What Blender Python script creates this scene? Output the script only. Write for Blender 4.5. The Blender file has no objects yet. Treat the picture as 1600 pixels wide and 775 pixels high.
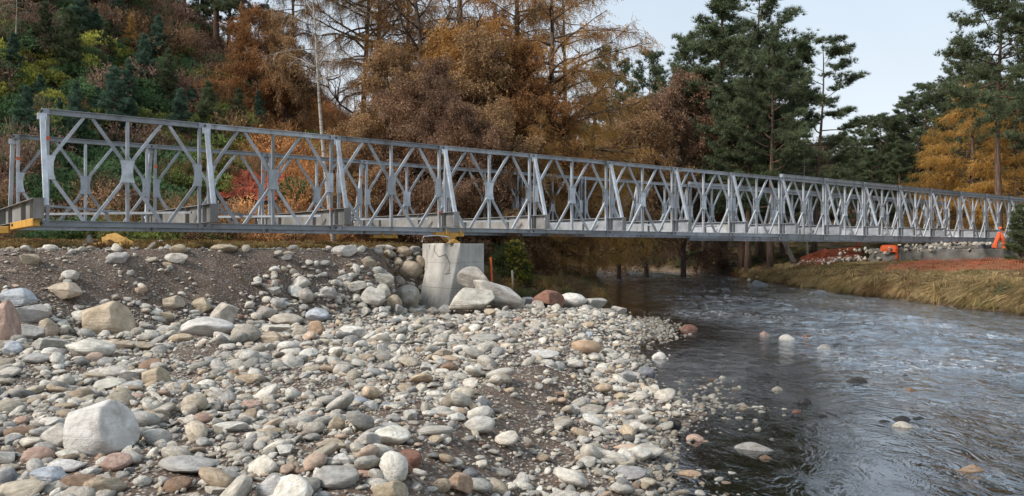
import bpy, bmesh, math, random
import numpy as np
from mathutils import Vector, Matrix, Euler

# ------------------------------------------------------------------ camera, world, sun, exposure
SC = bpy.context.scene
COL = SC.collection
CAM_Z = 2.0          # the water lies at z = 0; eye level is 2 m above it
FPX = 1250.0         # focal length in pixels of the 1600 px wide photograph
cam_data = bpy.data.cameras.new("camera")
cam = bpy.data.objects.new("camera", cam_data)
COL.objects.link(cam)
cam.location = (0, 0, CAM_Z)
cam.rotation_euler = (math.radians(90), 0, 0)
cam_data.sensor_width = 36.0
cam_data.lens = 36.0 * FPX / 1600.0
cam_data.clip_start = 0.1
cam_data.clip_end = 5000
SC.camera = cam

SUN_EL, SUN_AZ = 38.0, -115.0      # degrees; azimuth measured from +Y towards +X
world = bpy.data.worlds.new("World")
SC.world = world
world.use_nodes = True
wn, wl = world.node_tree.nodes, world.node_tree.links
wn.clear()
w_out = wn.new("ShaderNodeOutputWorld")
w_bg = wn.new("ShaderNodeBackground")
w_sky = wn.new("ShaderNodeTexSky")
w_sky.sky_type = 'NISHITA'
w_sky.sun_disc = False
w_sky.sun_elevation = math.radians(SUN_EL)
w_sky.sun_rotation = math.radians(SUN_AZ)
w_sky.air_density = 1.0
w_sky.dust_density = 2.0
w_sky.ozone_density = 1.0
w_mix = wn.new("ShaderNodeMix"); w_mix.data_type = 'RGBA'      # thin even veil of high cloud
w_mix.inputs[0].default_value = 0.72
w_tc = wn.new("ShaderNodeTexCoord"); w_sep = wn.new("ShaderNodeSeparateXYZ"); w_rmp = wn.new("ShaderNodeValToRGB")
wl.new(w_tc.outputs['Generated'], w_sep.inputs[0]); wl.new(w_sep.outputs[2], w_rmp.inputs[0])
w_rmp.color_ramp.elements[0].position = 0.08; w_rmp.color_ramp.elements[0].color = (0.75, 0.775, 0.79, 1)   # whiter towards the horizon
w_rmp.color_ramp.elements[1].position = 0.42; w_rmp.color_ramp.elements[1].color = (0.50, 0.615, 0.72, 1)
w_cl = wn.new("ShaderNodeTexNoise"); w_cl.inputs['Scale'].default_value = 2.2; w_cl.inputs['Detail'].default_value = 5; w_cl.inputs['Distortion'].default_value = 0.8
wl.new(w_tc.outputs['Generated'], w_cl.inputs['Vector'])
w_cm = wn.new("ShaderNodeMapRange"); w_cm.inputs[1].default_value = 0.3; w_cm.inputs[2].default_value = 0.7; w_cm.inputs[3].default_value = 9.2; w_cm.inputs[4].default_value = 10.8
wl.new(w_cl.outputs[0], w_cm.inputs[0])
w_veil = wn.new("ShaderNodeVectorMath"); w_veil.operation = 'SCALE'; wl.new(w_cm.outputs[0], w_veil.inputs['Scale'])
wl.new(w_rmp.outputs[0], w_veil.inputs[0]); wl.new(w_veil.outputs[0], w_mix.inputs[7])
wl.new(w_sky.outputs[0], w_mix.inputs[6])
wl.new(w_mix.outputs[2], w_bg.inputs[0])
w_bg.inputs[1].default_value = 0.09
wl.new(w_bg.outputs[0], w_out.inputs[0])

sun_data = bpy.data.lights.new("sun", 'SUN')
sun_data.energy = 3.0
sun_data.angle = math.radians(20)
sun_data.color = (1.0, 0.93, 0.84)
sun = bpy.data.objects.new("sun", sun_data)
COL.objects.link(sun)
_a, _e = math.radians(SUN_AZ), math.radians(SUN_EL)
sun_dir = Vector((math.sin(_a) * math.cos(_e), math.cos(_a) * math.cos(_e), math.sin(_e)))
sun.rotation_euler = sun_dir.to_track_quat('Z', 'Y').to_euler()
sun.location = (0, 0, 60)

SC.view_settings.view_transform = 'Standard'
SC.view_settings.look = 'None'
SC.view_settings.gamma = 1.0
SC.view_settings.use_curve_mapping = False
SC.view_settings.exposure = 0.66
SC.cycles.max_bounces = 6
SC.cycles.transparent_max_bounces = 8
SC.cycles.use_denoising = True

rng = np.random.default_rng(7)
random.seed(7)

# ------------------------------------------------------------------ small maths
def smooth(a, b, x):
    u = np.clip((x - a) / (b - a), 0, 1)
    return u * u * (3 - 2 * u)

def _hash(ix, iy, seed):
    n = (ix.astype(np.int64) * 374761393 + iy.astype(np.int64) * 668265263 + seed * 974634777) & 0xFFFFFFFF
    n = ((n ^ (n >> 13)) * 1274126177) & 0xFFFFFFFF
    n = n ^ (n >> 16)
    return (n & 0xFFFFFF) / float(0xFFFFFF)

def vnoise(x, y, seed=0):
    x = np.asarray(x, float); y = np.asarray(y, float)
    ix, iy = np.floor(x), np.floor(y)
    fx, fy = x - ix, y - iy
    fx = fx * fx * (3 - 2 * fx); fy = fy * fy * (3 - 2 * fy)
    a = _hash(ix, iy, seed); b = _hash(ix + 1, iy, seed)
    c = _hash(ix, iy + 1, seed); d = _hash(ix + 1, iy + 1, seed)
    return (a + (b - a) * fx) * (1 - fy) + (c + (d - c) * fx) * fy

def fbm(x, y, seed=0, octs=4):
    s, amp, tot = 0, 1.0, 0
    for o in range(octs):
        s = s + amp * vnoise(x * 2 ** o + 17.3 * o, y * 2 ** o - 9.1 * o, seed + o)
        tot += amp; amp *= 0.5
    return s / tot

def poly_dist(x, y, pts):
    d = np.full(np.shape(x), 1e9)
    for (x0, y0), (x1, y1) in zip(pts, pts[1:]):
        dx, dy = x1 - x0, y1 - y0
        u = np.clip(((x - x0) * dx + (y - y0) * dy) / (dx * dx + dy * dy), 0, 1)
        d = np.minimum(d, np.hypot(x - x0 - u * dx, y - y0 - u * dy))
    return d

def in_poly(x, y, pts):
    ins = np.zeros(np.shape(x), bool)
    n = len(pts)
    for i in range(n):
        x0, y0 = pts[i]; x1, y1 = pts[(i + 1) % n]
        if y0 == y1: continue
        c = ((y0 > y) != (y1 > y)) & (x < (x1 - x0) * (y - y0) / (y1 - y0) + x0)
        ins ^= c
    return ins

# ------------------------------------------------------------------ the lie of the land
LEFT = [(0.6, -40), (0.9, 0), (1.05, 5), (1.36, 6.5), (1.72, 8.3), (2.45, 9.6), (2.05, 11.2), (2.4, 13.4), (2.5, 15.9),
        (3.6, 20), (3.2, 24.5), (3.7, 32.5), (4.2, 41), (3, 49), (-2, 57), (-14, 64), (-70, 72)]
RIGHT = [(15.4, -40), (15.6, 10), (15.5, 24), (15.2, 30), (15.0, 37), (15.3, 48), (15, 58), (13.6, 67), (10, 79),
         (2, 88), (-14, 93), (-70, 98)]
RIVER = LEFT + RIGHT[::-1]
HILL = [(-90, 10), (-30, 19), (-15.4, 24), (-8.6, 27), (-3.0, 31.5), (0.8, 38), (0, 46), (-14, 57), (-90, 64)]
BX, BY, BC, BS = -9.04, 15.37, 0.789, 0.6145      # near end of the bridge, its direction

def ts(x, y):
    dx, dy = x - BX, y - BY
    return dx * BC + dy * BS, -dx * BS + dy * BC

def at_bridge(t, s, z=0.0):
    return Vector((BX + BC * t - BS * s, BY + BS * t + BC * s, z))

def land(x, y):
    x = np.asarray(x, float); y = np.asarray(y, float)
    dl, dr = poly_dist(x, y, LEFT), poly_dist(x, y, RIGHT)
    wet = in_poly(x, y, RIVER)
    left = (dl < dr)
    t, s = ts(x, y)
    n1 = fbm(x * 0.6, y * 0.6, 3) - 0.5
    n2 = fbm(x * 2.3, y * 2.3, 11) - 0.5
    bed = -(0.03 + 0.42 * smooth(0, 5.5, np.minimum(dl, dr * 1.6))) + 0.10 * n1 + 0.05 * n2
    sh = smooth(15, 11, y)
    beach = (0.40 * (1 - sh) * smooth(0, 1.7, dl) + sh * (0.15 * smooth(0, 0.7, dl) + 0.36 * smooth(0.9, 2.0, dl))) + 0.016 * np.clip(dl, 0, 12) + (0.22 * n1 + 0.07 * n2) * smooth(0, 1.2, dl)
    tt = np.clip(t, -3, 12)
    cut = 2.1 * smooth(6.6, 8.6, t)
    sc = -1.2 + 0.10 * tt + cut + 0.5 * (fbm(x * 0.5, y * 0.5, 6) - 0.5)
    st = -3.5 + 0.22 * tt + cut + 1.3 * (fbm(x * 0.8, y * 0.8, 5) - 0.5)
    u = smooth(0, 1, (s - st) / np.maximum(sc - st, 0.6)) * 0.55 + 0.45 * np.clip((s - st) / np.maximum(sc - st, 0.6), 0, 1)
    m = smooth(11.6, 10.3, t)
    low = np.minimum(2.0, 0.25 + 0.16 * dl)
    plat = low + (1.97 - low) * m + 0.02 * np.clip(s - 2, 0, 8) * m + 0.10 * n1 * smooth(0, 3, s) + 0.05 * n2
    zl = beach + (np.maximum(plat, beach) - beach) * u
    hd = np.where(in_poly(x, y, HILL), poly_dist(x, y, HILL), 0)
    hd = hd + 2.0 * n1 * smooth(0, 5, hd)
    zl = zl + (0.90 - 0.24 * smooth(-21, -12, x)) * hd * smooth(0, 2.5, hd)
    rise = 0.14 * np.clip(dr - 9, 0, 60) * smooth(60, 100, y)
    zr = 0.42 * smooth(0, 0.5, dr) + 0.45 * smooth(0.4, 3.5, dr) + 0.055 * np.clip(dr, 0, 12) + rise + 0.22 * n1 * smooth(0, 2, dr) + 0.05 * n2
    return np.where(wet, bed, np.where(left, zl, zr))

def land1(x, y):
    return float(land(np.array([x]), np.array([y]))[0])

_D = np.concatenate([np.linspace(3.2, 30, 700), np.linspace(30.05, 130, 900)])
def hit(px, py):
    """the point of the ground seen at a pixel of the photograph"""
    X = (px - 800) / FPX * _D
    Z = CAM_Z - (py - 387.5) / FPX * _D
    g = land(X, _D)
    k = np.argmax(Z <= g)
    if Z[k] > g[k]: k = len(_D) - 1
    return Vector((X[k], _D[k], g[k]))

# ------------------------------------------------------------------ object helpers
def prop(o, label=None, cat=None, group=None, kind=None):
    if label: o['label'] = label
    if cat: o['category'] = cat
    if group: o['group'] = group
    if kind: o['kind'] = kind
    return o

def empty(name, loc=(0, 0, 0), rz=0.0, label=None, cat=None, group=None):
    o = bpy.data.objects.new(name, None)
    o.empty_display_size = 0.2
    COL.objects.link(o)
    o.location = loc; o.rotation_euler = (0, 0, rz)
    return prop(o, label, cat, group)

def new_mesh(name, V, F, mats=(), smooth_shade=False, midx=None):
    """V (n,3); F an (m,3) or (m,4) array or a list of tuples"""
    me = bpy.data.meshes.new(name)
    if isinstance(F, np.ndarray):
        V = np.ascontiguousarray(V, dtype=np.float32); k = F.shape[1]
        me.vertices.add(len(V)); me.vertices.foreach_set("co", V.ravel())
        me.loops.add(F.size); me.loops.foreach_set("vertex_index", np.ascontiguousarray(F, dtype=np.int32).ravel())
        me.polygons.add(len(F))
        me.polygons.foreach_set("loop_start", np.arange(0, F.size, k, dtype=np.int32))
        if smooth_shade: me.polygons.foreach_set("use_smooth", np.ones(len(F), bool))
        me.update(calc_edges=True)
    else:
        me.from_pydata([tuple(v) for v in V], [], [tuple(f) for f in F])
        if smooth_shade: me.polygons.foreach_set("use_smooth", np.ones(len(me.polygons), bool))
        me.update()
    for m in mats: me.materials.append(m)
    if midx is not None: me.polygons.foreach_set("material_index", np.asarray(midx, dtype=np.int32))
    return me

def link(name, me, parent=None, loc=(0, 0, 0)):
    o = bpy.data.objects.new(name, me)
    COL.objects.link(o)
    o.location = loc
    if parent is not None: o.parent = parent
    return o

class MB:
    """collects boxes, prisms and tubes into one mesh"""
    def __init__(s): s.V, s.F = [], []
    def add(s, V, F):
        k = len(s.V); s.V += [tuple(v) for v in V]; s.F += [tuple(i + k for i in f) for f in F]; return s
    def box(s, c, d, R=None):
        x, y, z = d[0] / 2, d[1] / 2, d[2] / 2
        P = [Vector((a * x, b * y, e * z)) for a in (-1, 1) for b in (-1, 1) for e in (-1, 1)]
        if R is not None: P = [R @ p for p in P]
        c = Vector(c)
        return s.add([p + c for p in P], [(0, 1, 3, 2), (4, 6, 7, 5), (0, 4, 5, 1), (2, 3, 7, 6), (0, 2, 6, 4), (1, 5, 7, 3)])
    def bar(s, a, b, w, h, up=(0, 0, 1)):
        a, b = Vector(a), Vector(b); d = b - a; L = d.length; d.normalize()
        side = Vector(up).cross(d)
        if side.length < 1e-4: side = Vector((0, 1, 0)).cross(d)
        side.normalize(); u = d.cross(side)
        R = Matrix((d, side, u)).transposed()
        return s.box((a + b) / 2, (L, w, h), R)
    def section(s, a, b, prof, side):
        """sweep a closed 2-D outline (side, up) from a to b"""
        a, b, side = Vector(a), Vector(b), Vector(side)
        d = (b - a).normalized(); up = d.cross(side) * -1
        if up.z < 0: up = -up
        n = len(prof)
        V = [a + side * p + up * q for p, q in prof] + [b + side * p + up * q for p, q in prof]
        F = [(i, (i + 1) % n, n + (i + 1) % n, n + i) for i in range(n)] + [tuple(range(n))[::-1], tuple(range(n, 2 * n))]
        return s.add(V, F)
    def prism(s, poly, axis, lo, hi):
        """poly of (u,v); axis 'y': u=x v=z; axis 'z': u=x v=y; axis 'x': u=y v=z"""
        def p(u, v, w): return {'y': (u, w, v), 'z': (u, v, w), 'x': (w, u, v)}[axis]
        n = len(poly)
        V = [p(u, v, lo) for u, v in poly] + [p(u, v, hi) for u, v in poly]
        F = [(i, (i + 1) % n, n + (i + 1) % n, n + i) for i in range(n)] + [tuple(range(n))[::-1], tuple(range(n, 2 * n))]
        return s.add(V, F)
    def tube(s, pts, rad, n=6):
        pts = [Vector(p) for p in pts]
        if not hasattr(rad, '__len__'): rad = [rad] * len(pts)
        V, F = [], []
        ref = Vector((0.31, 0.17, 0.93))
        for i, p in enumerate(pts):
            d = (pts[min(i + 1, len(pts) - 1)] - pts[max(i - 1, 0)]).normalized()
            r = ref if abs(d.dot(ref)) < 0.95 else Vector((1, 0, 0))
            a = d.cross(r).normalized(); b = d.cross(a)
            for k in range(n):
                q = 2 * math.pi * k / n
                V.append(p + (a * math.cos(q) + b * math.sin(q)) * rad[i])
        for i in range(len(pts) - 1):
            for k in range(n):
                F.append((i * n + k, i * n + (k + 1) % n, (i + 1) * n + (k + 1) % n, (i + 1) * n + k))
        F.append(tuple(range(n))[::-1]); F.append(tuple(range((len(pts) - 1) * n, len(pts) * n)))
        return s.add(V, F)
    def mesh(s, name, *mats, smooth_shade=False, bevel=0.0, recalc=True):
        me = bpy.data.meshes.new(name)
        me.from_pydata(s.V, [], s.F)
        bm = bmesh.new(); bm.from_mesh(me)
        if recalc: bmesh.ops.recalc_face_normals(bm, faces=bm.faces)
        if bevel: bmesh.ops.bevel(bm, geom=list(bm.edges), offset=bevel, segments=1, affect='EDGES', clamp_overlap=True)
        bm.to_mesh(me); bm.free()
        if smooth_shade: me.polygons.foreach_set("use_smooth", np.ones(len(me.polygons), bool))
        for m in mats: me.materials.append(m)
        me.update()
        return me
    def build(s, name, mat, parent=None, loc=(0, 0, 0), **k):
        return link(name, s.mesh(name, mat, **k), parent, loc)

# ------------------------------------------------------------------ materials
class N:
    """a short way to write shader nodes"""
    def __init__(s, name):
        s.m = bpy.data.materials.new(name); s.m.use_nodes = True
        s.t = s.m.node_tree; s.t.nodes.clear()
        s.out = s.t.nodes.new("ShaderNodeOutputMaterial")
    def n(s, typ, **kw):
        nd = s.t.nodes.new("ShaderNode" + typ)
        for k, v in kw.items(): setattr(nd, k, v)
        return nd
    def put(s, sock, v):
        if isinstance(v, bpy.types.NodeSocket): s.t.links.new(v, sock)
        elif v is not None:
            if hasattr(v, '__len__') and len(v) == 3 and sock.type == 'RGBA': v = (*v, 1)
            sock.default_value = v
    def coord(s, which='Object', scale=None):
        c = s.n("TexCoord").outputs[which]
        if scale is None: return c
        mp = s.n("Mapping"); s.put(mp.inputs[0], c); mp.inputs[3].default_value = scale
        return mp.outputs[0]
    def pos(s, scale=None):
        c = s.n("NewGeometry").outputs['Position']
        if scale is None: return c
        mp = s.n("Mapping"); s.put(mp.inputs[0], c); mp.inputs[3].default_value = scale
        return mp.outputs[0]
    def noise(s, v, scale=5, detail=4, rough=0.55, dist=0.0, out=0):
        nd = s.n("TexNoise"); s.put(nd.inputs['Vector'], v)
        nd.inputs['Scale'].default_value = scale; nd.inputs['Detail'].default_value = detail
        nd.inputs['Roughness'].default_value = rough; nd.inputs['Distortion'].default_value = dist
        return nd.outputs[out]
    def voro(s, v, scale=5, feature='F1', out=0, rnd=1.0):
        nd = s.n("TexVoronoi", feature=feature); s.put(nd.inputs['Vector'], v)
        nd.inputs['Scale'].default_value = scale; nd.inputs['Randomness'].default_value = rnd
        return nd.outputs[out]
    def ramp(s, f, *stops, interp='LINEAR'):
        nd = s.n("ValToRGB"); s.put(nd.inputs[0], f); r = nd.color_ramp; r.interpolation = interp
        while len(r.elements) < len(stops): r.elements.new(0.5)
        for e, (p, c) in zip(r.elements, stops):
            e.position = p; e.color = (*c, 1) if hasattr(c, '__len__') else (c, c, c, 1)
        return nd.outputs[0]
    def mix(s, f, a, b, mode='MIX'):
        nd = s.n("Mix", data_type='RGBA', blend_type=mode)
        s.put(nd.inputs[0], f); s.put(nd.inputs[6], a); s.put(nd.inputs[7], b)
        return nd.outputs[2]
    def math(s, op, a, b=None, clamp=False):
        nd = s.n("Math", operation=op, use_clamp=clamp); s.put(nd.inputs[0], a); s.put(nd.inputs[1], b)
        return nd.outputs[0]
    def bump(s, h, strength=0.4, dist=0.02, normal=None):
        nd = s.n("Bump"); s.put(nd.inputs['Height'], h)
        nd.inputs['Strength'].default_value = strength; nd.inputs['Distance'].default_value = dist
        if normal is not None: s.put(nd.inputs['Normal'], normal)
        return nd.outputs[0]
    def done(s, color, rough=0.8, normal=None, metal=0.0, spec=0.4, trans=None):
        p = s.n("BsdfPrincipled")
        s.put(p.inputs['Base Color'], color); s.put(p.inputs['Roughness'], rough); s.put(p.inputs['Metallic'], metal)
        p.inputs['Specular IOR Level'].default_value = spec
        if normal is not None: s.put(p.inputs['Normal'], normal)
        sh = p.outputs[0]
        if trans:
            t = s.n("BsdfTranslucent"); s.put(t.inputs[0], color)
            mx = s.n("MixShader"); mx.inputs[0].default_value = trans
            s.t.links.new(sh, mx.inputs[1]); s.t.links.new(t.outputs[0], mx.inputs[2]); sh = mx.outputs[0]
        s.t.links.new(sh, s.out.inputs[0])
        return s.m

def stone_material(name, source):
    k = N(name)
    if source == 'object': base = k.n("ObjectInfo").outputs['Color']
    else:
        a = k.n("Attribute", attribute_type='INSTANCER', attribute_name='tint'); base = a.outputs['Color']
    v = k.coord('Object'); rnd = k.n("ObjectInfo").outputs['Random']
    off = k.n("VectorMath", operation='ADD'); k.put(off.inputs[0], v)
    cb = k.n("CombineXYZ"); k.put(cb.inputs[0], k.math('MULTIPLY', rnd, 37.0)); k.put(cb.inputs[1], k.math('MULTIPLY', rnd, 91.0))
    k.put(off.inputs[1], cb.outputs[0]); v = off.outputs[0]
    n = k.noise(v, 2.2, 6, 0.62)
    c = k.mix(k.ramp(n, (0.36, 0), (0.66, 1)), k.mix(1.0, base, (0.70, 0.67, 0.63), 'MULTIPLY'), k.mix(1.0, base, (1.22, 1.21, 1.19), 'MULTIPLY'))
    mp = k.n("Mapping"); k.put(mp.inputs[0], v); mp.inputs[3].default_value = (1.0, 1.6, 7.0); mp.inputs[2].default_value = (0.5, 0.3, 0)
    band = k.noise(mp.outputs[0], 1.4, 4, 0.6)
    c = k.mix(k.math('MULTIPLY', k.ramp(band, (0.52, 0), (0.7, 1)), 0.45), c, k.mix(1.0, base, (0.66, 0.63, 0.60), 'MULTIPLY'))
    # earth stuck to the stone
    dirt = k.noise(v, 1.1, 5, 0.6)
    c = k.mix(k.math('MULTIPLY', k.ramp(dirt, (0.58, 0), (0.74, 1)), 0.5), c, (0.20, 0.15, 0.11))
    sp = k.noise(v, 28, 2, 0.5)
    c = k.mix(k.math('MULTIPLY', k.ramp(sp, (0.58, 0), (0.75, 1)), 0.35), c, k.mix(1.0, base, (0.5, 0.48, 0.46), 'MULTIPLY'))
    h = k.math('ADD', k.math('MULTIPLY', k.noise(v, 4.0, 8, 0.68), 1.0), k.math('MULTIPLY', band, 0.4))
    return k.done(c, 0.88, k.bump(h, 0.55, 0.10), spec=0.22)

def leaf_material(name, cols, trans=0.3, rough=0.65):
    k = N(name)
    r = k.n("NewGeometry").outputs['Random Per Island']
    stops = [(i / (len(cols) - 1), c) for i, c in enumerate(cols)]
    c = k.ramp(r, *stops)
    o = k.n("ObjectInfo").outputs['Random']
    c = k.mix(k.math('MULTIPLY', o, 0.35), c, k.mix(1.0, c, (0.62, 0.66, 0.62), 'MULTIPLY'))
    n = k.noise(k.pos(), 0.55, 3, 0.5)
    c = k.mix(k.ramp(n, (0.35, 0), (0.65, 1)), k.mix(1.0, c, (0.72, 0.72, 0.72), 'MULTIPLY'), k.mix(1.0, c, (1.22, 1.2, 1.16), 'MULTIPLY'))
    return k.done(c, rough, trans=trans, spec=0.25)

def bark_material(name, a, b, lo=0.35, hi=0.65, sc=(9, 9, 1.6), spec=0.2):
    k = N(name); v = k.coord('Object', sc)
    n = k.noise(v, 1.2, 6, 0.65)
    c = k.mix(k.ramp(n, (lo, 0), (hi, 1)), a, b)
    return k.done(c, 0.92, k.bump(n, 0.8, 0.05), spec=spec)

def simple(name, col, rough=0.7, metal=0.0, var=0.25, sc=6, bump=0.1, spec=0.4, coord='Object'):
    k = N(name); v = k.coord(coord)
    n = k.noise(v, sc, 5, 0.6)
    dk = tuple(c * (1 - var) for c in col); lt = tuple(min(1, c * (1 + var)) for c in col)
    c = k.mix(k.ramp(n, (0.3, 0), (0.7, 1)), dk, lt)
    return k.done(c, rough, k.bump(n, bump, 0.01), metal, spec)

# galvanised steel: dull zinc grey, streaked, with the odd greenish or brown film
def steel_material(name, base, stain):
    k = N(name); v = k.pos()
    n = k.noise(v, 3.2, 6, 0.62); big = k.noise(v, 0.45, 3, 0.5)
    g = k.n("SeparateColor"); k.put(g.inputs[0], k.voro(v, 26, 'F1', 1))
    lo = tuple(c * 0.62 for c in base); hi = tuple(min(1, c * 1.25) for c in base)
    c = k.mix(k.ramp(n, (0.30, 0), (0.70, 1)), lo, hi)
    c = k.mix(k.math('MULTIPLY', g.outputs[0], 0.22), c, hi)
    c = k.mix(k.math('MULTIPLY', k.ramp(big, (0.40, 0), (0.62, 1)), 0.45), c, tuple(q * 0.66 for q in base))
    st = k.noise(k.pos((2.6, 2.6, 0.35)), 1.3, 5, 0.65)
    c = k.mix(k.math('MULTIPLY', k.ramp(st, (0.53, 0), (0.70, 1)), 0.75), c, stain)
    gr = k.noise(v, 0.9, 5, 0.6); gr2 = k.noise(v, 7, 4, 0.6)
    c = k.mix(k.math('MULTIPLY', k.math('MULTIPLY', k.ramp(gr, (0.56, 0), (0.68, 1)), k.ramp(gr2, (0.42, 0), (0.60, 1))), 0.55), c, (0.17, 0.16, 0.10))
    rs_ = k.noise(v, 14, 3, 0.6)
    c = k.mix(k.math('MULTIPLY', k.ramp(rs_, (0.66, 0), (0.74, 1)), 0.6), c, (0.16, 0.085, 0.045))
    ob = k.n('ObjectInfo').outputs['Random']       # every member weathered a little differently
    c = k.mix(k.math('MULTIPLY', ob, 0.85), k.mix(1.0, c, (1.22, 1.22, 1.22), 'MULTIPLY'), k.mix(1.0, c, (0.64, 0.65, 0.65), 'MULTIPLY'))
    return k.done(c, k.ramp(n, (0.3, 0.5), (0.7, 0.75)), k.bump(n, 0.12, 0.01), 0.2, 0.4)

M = {}
M['steel'] = steel_material('galvanised_steel', (0.38, 0.40, 0.43), (0.17, 0.17, 0.15))
M['steel_pale'] = steel_material('pale_galvanised_steel', (0.52, 0.55, 0.59), (0.30, 0.30, 0.30))
M['steel_dull'] = steel_material('dull_transom_steel', (0.27, 0.26, 0.25), (0.14, 0.115, 0.095))
M['dark_steel'] = simple('dark_steel', (0.07, 0.072, 0.078), 0.6, 0.3)
M['yellow'] = simple('yellow_paint', (0.50, 0.27, 0.05), 0.55, var=0.3, sc=7)
M['orange_paint'] = simple('orange_spray_paint', (0.55, 0.12, 0.05), 0.7)
M['net'] = simple('orange_net_plastic', (0.46, 0.10, 0.045), 0.6, var=0.25, sc=3)
M['net_dull'] = simple('faded_net_plastic', (0.26, 0.085, 0.05), 0.7, var=0.3, sc=3)
M['net_bright'] = simple('bright_orange_plastic', (0.70, 0.12, 0.035), 0.6, var=0.2, sc=4)
M['strap'] = simple('yellow_webbing', (0.50, 0.30, 0.09), 0.85, var=0.3, sc=9)
M['wood_grey'] = bark_material('weathered_wood', (0.12, 0.105, 0.09), (0.32, 0.29, 0.25))
M['pine_bark'] = bark_material('pine_bark', (0.045, 0.032, 0.026), (0.17, 0.105, 0.075))
M['pine_bark_red'] = bark_material('red_pine_bark', (0.09, 0.045, 0.03), (0.26, 0.13, 0.075))
M['larch_bark'] = bark_material('larch_bark', (0.05, 0.038, 0.03), (0.15, 0.11, 0.085))
M['birch_bark'] = bark_material('birch_bark', (0.06, 0.05, 0.045), (0.38, 0.34, 0.30), 0.30, 0.52, (3, 3, 9))
M['twig'] = bark_material('twig_bark', (0.04, 0.03, 0.026), (0.13, 0.095, 0.075))
M['pine_leaf'] = leaf_material('pine_needles', [(0.055, 0.08, 0.042), (0.09, 0.12, 0.062), (0.14, 0.16, 0.08)], 0.2)
M['pine_blue'] = leaf_material('young_pine_needles', [(0.05, 0.10, 0.07), (0.075, 0.14, 0.10), (0.11, 0.175, 0.12)], 0.2)
M['larch_leaf'] = leaf_material('larch_needles', [(0.28, 0.14, 0.05), (0.44, 0.24, 0.08), (0.56, 0.34, 0.12)], 0.4)
M['larch_gold'] = leaf_material('golden_larch_needles', [(0.40, 0.21, 0.05), (0.58, 0.34, 0.09), (0.68, 0.44, 0.14)], 0.4)
M['birch_leaf'] = leaf_material('birch_leaves', [(0.16, 0.09, 0.052), (0.34, 0.20, 0.105), (0.56, 0.37, 0.18)], 0.3)
M['russet_leaf'] = leaf_material('russet_leaves', [(0.17, 0.08, 0.035), (0.28, 0.135, 0.055), (0.38, 0.20, 0.08)], 0.35)
M['pink_leaf'] = leaf_material('dry_pinkish_twigs', [(0.17, 0.10, 0.065), (0.28, 0.165, 0.105), (0.36, 0.22, 0.14)], 0.35)
M['gorse_leaf'] = leaf_material('gorse_spines', [(0.03, 0.05, 0.018), (0.06, 0.085, 0.03), (0.10, 0.115, 0.04)], 0.2)
M['gorse_flower'] = leaf_material('gorse_flowers', [(0.36, 0.30, 0.02), (0.52, 0.44, 0.05)], 0.3)

def undergrowth_material(name):
    k = N(name)
    a = k.n("Attribute", attribute_type='INSTANCER', attribute_name='tint').outputs['Color']
    r = k.n("NewGeometry").outputs['Random Per Island']
    c = k.mix(r, k.mix(1.0, a, (0.55, 0.58, 0.55), 'MULTIPLY'), k.mix(1.0, a, (1.45, 1.4, 1.25), 'MULTIPLY'))
    return k.done(c, 0.75, trans=0.25, spec=0.2)
M['under'] = undergrowth_material('undergrowth_leaves')
M['stone'] = stone_material('river_stone', 'object')
M['gravel'] = stone_material('gravel_stone', 'instancer')

def concrete_material():
    k = N('cast_concrete'); v = k.coord('Object')
    n = k.noise(v, 1.6, 7, 0.62); f = k.noise(v, 24, 4, 0.6)
    c = k.mix(k.ramp(n, (0.3, 0), (0.7, 1)), (0.30, 0.285, 0.26), (0.52, 0.50, 0.46))
    st = k.noise(k.coord('Object', (4.0, 4.0, 0.45)), 1.2, 5, 0.65)
    c = k.mix(k.math('MULTIPLY', k.ramp(st, (0.52, 0), (0.66, 1)), 0.55), c, (0.20, 0.175, 0.14))
    sp = k.n("SeparateXYZ"); k.put(sp.inputs[0], v)
    ln = k.math('ABSOLUTE', k.math('SUBTRACT', k.math('FRACT', k.math('MULTIPLY', sp.outputs[2], 1.55)), 0.5))   # shutter board lines
    line = k.ramp(ln, (0.0, 1), (0.018, 0))
    c = k.mix(k.math('MULTIPLY', line, 0.5), c, (0.20, 0.19, 0.17))
    low = k.ramp(k.math('ADD', sp.outputs[2], k.math('MULTIPLY', n, 0.7)), (0.55, 1), (1.15, 0))             # damp and splashed mud at the foot
    c = k.mix(k.math('MULTIPLY', low, 0.65), c, (0.16, 0.125, 0.095))
    pit = k.voro(v, 9, 'F1', 0)
    c = k.mix(k.math('MULTIPLY', k.ramp(pit, (0.07, 1), (0.12, 0)), 0.7), c, (0.11, 0.10, 0.09))
    h = k.math('SUBTRACT', k.math('ADD', k.math('ADD', k.math('MULTIPLY', f, 0.5), k.math('MULTIPLY', n, 0.8)), k.ramp(pit, (0.05, 0), (0.12, 1))), line)
    return k.done(c, 0.88, k.bump(h, 0.45, 0.02), spec=0.2)
M['concrete'] = concrete_material()
M['concrete_shaded'] = simple('shade_dark_concrete', (0.13, 0.125, 0.115), 0.8, var=0.4, sc=2.5, bump=0.3)  # far abutment's shade, painted in as a darker concrete colour
M['joint'] = simple('joint_sealant', (0.10, 0.10, 0.11), 0.8)

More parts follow.
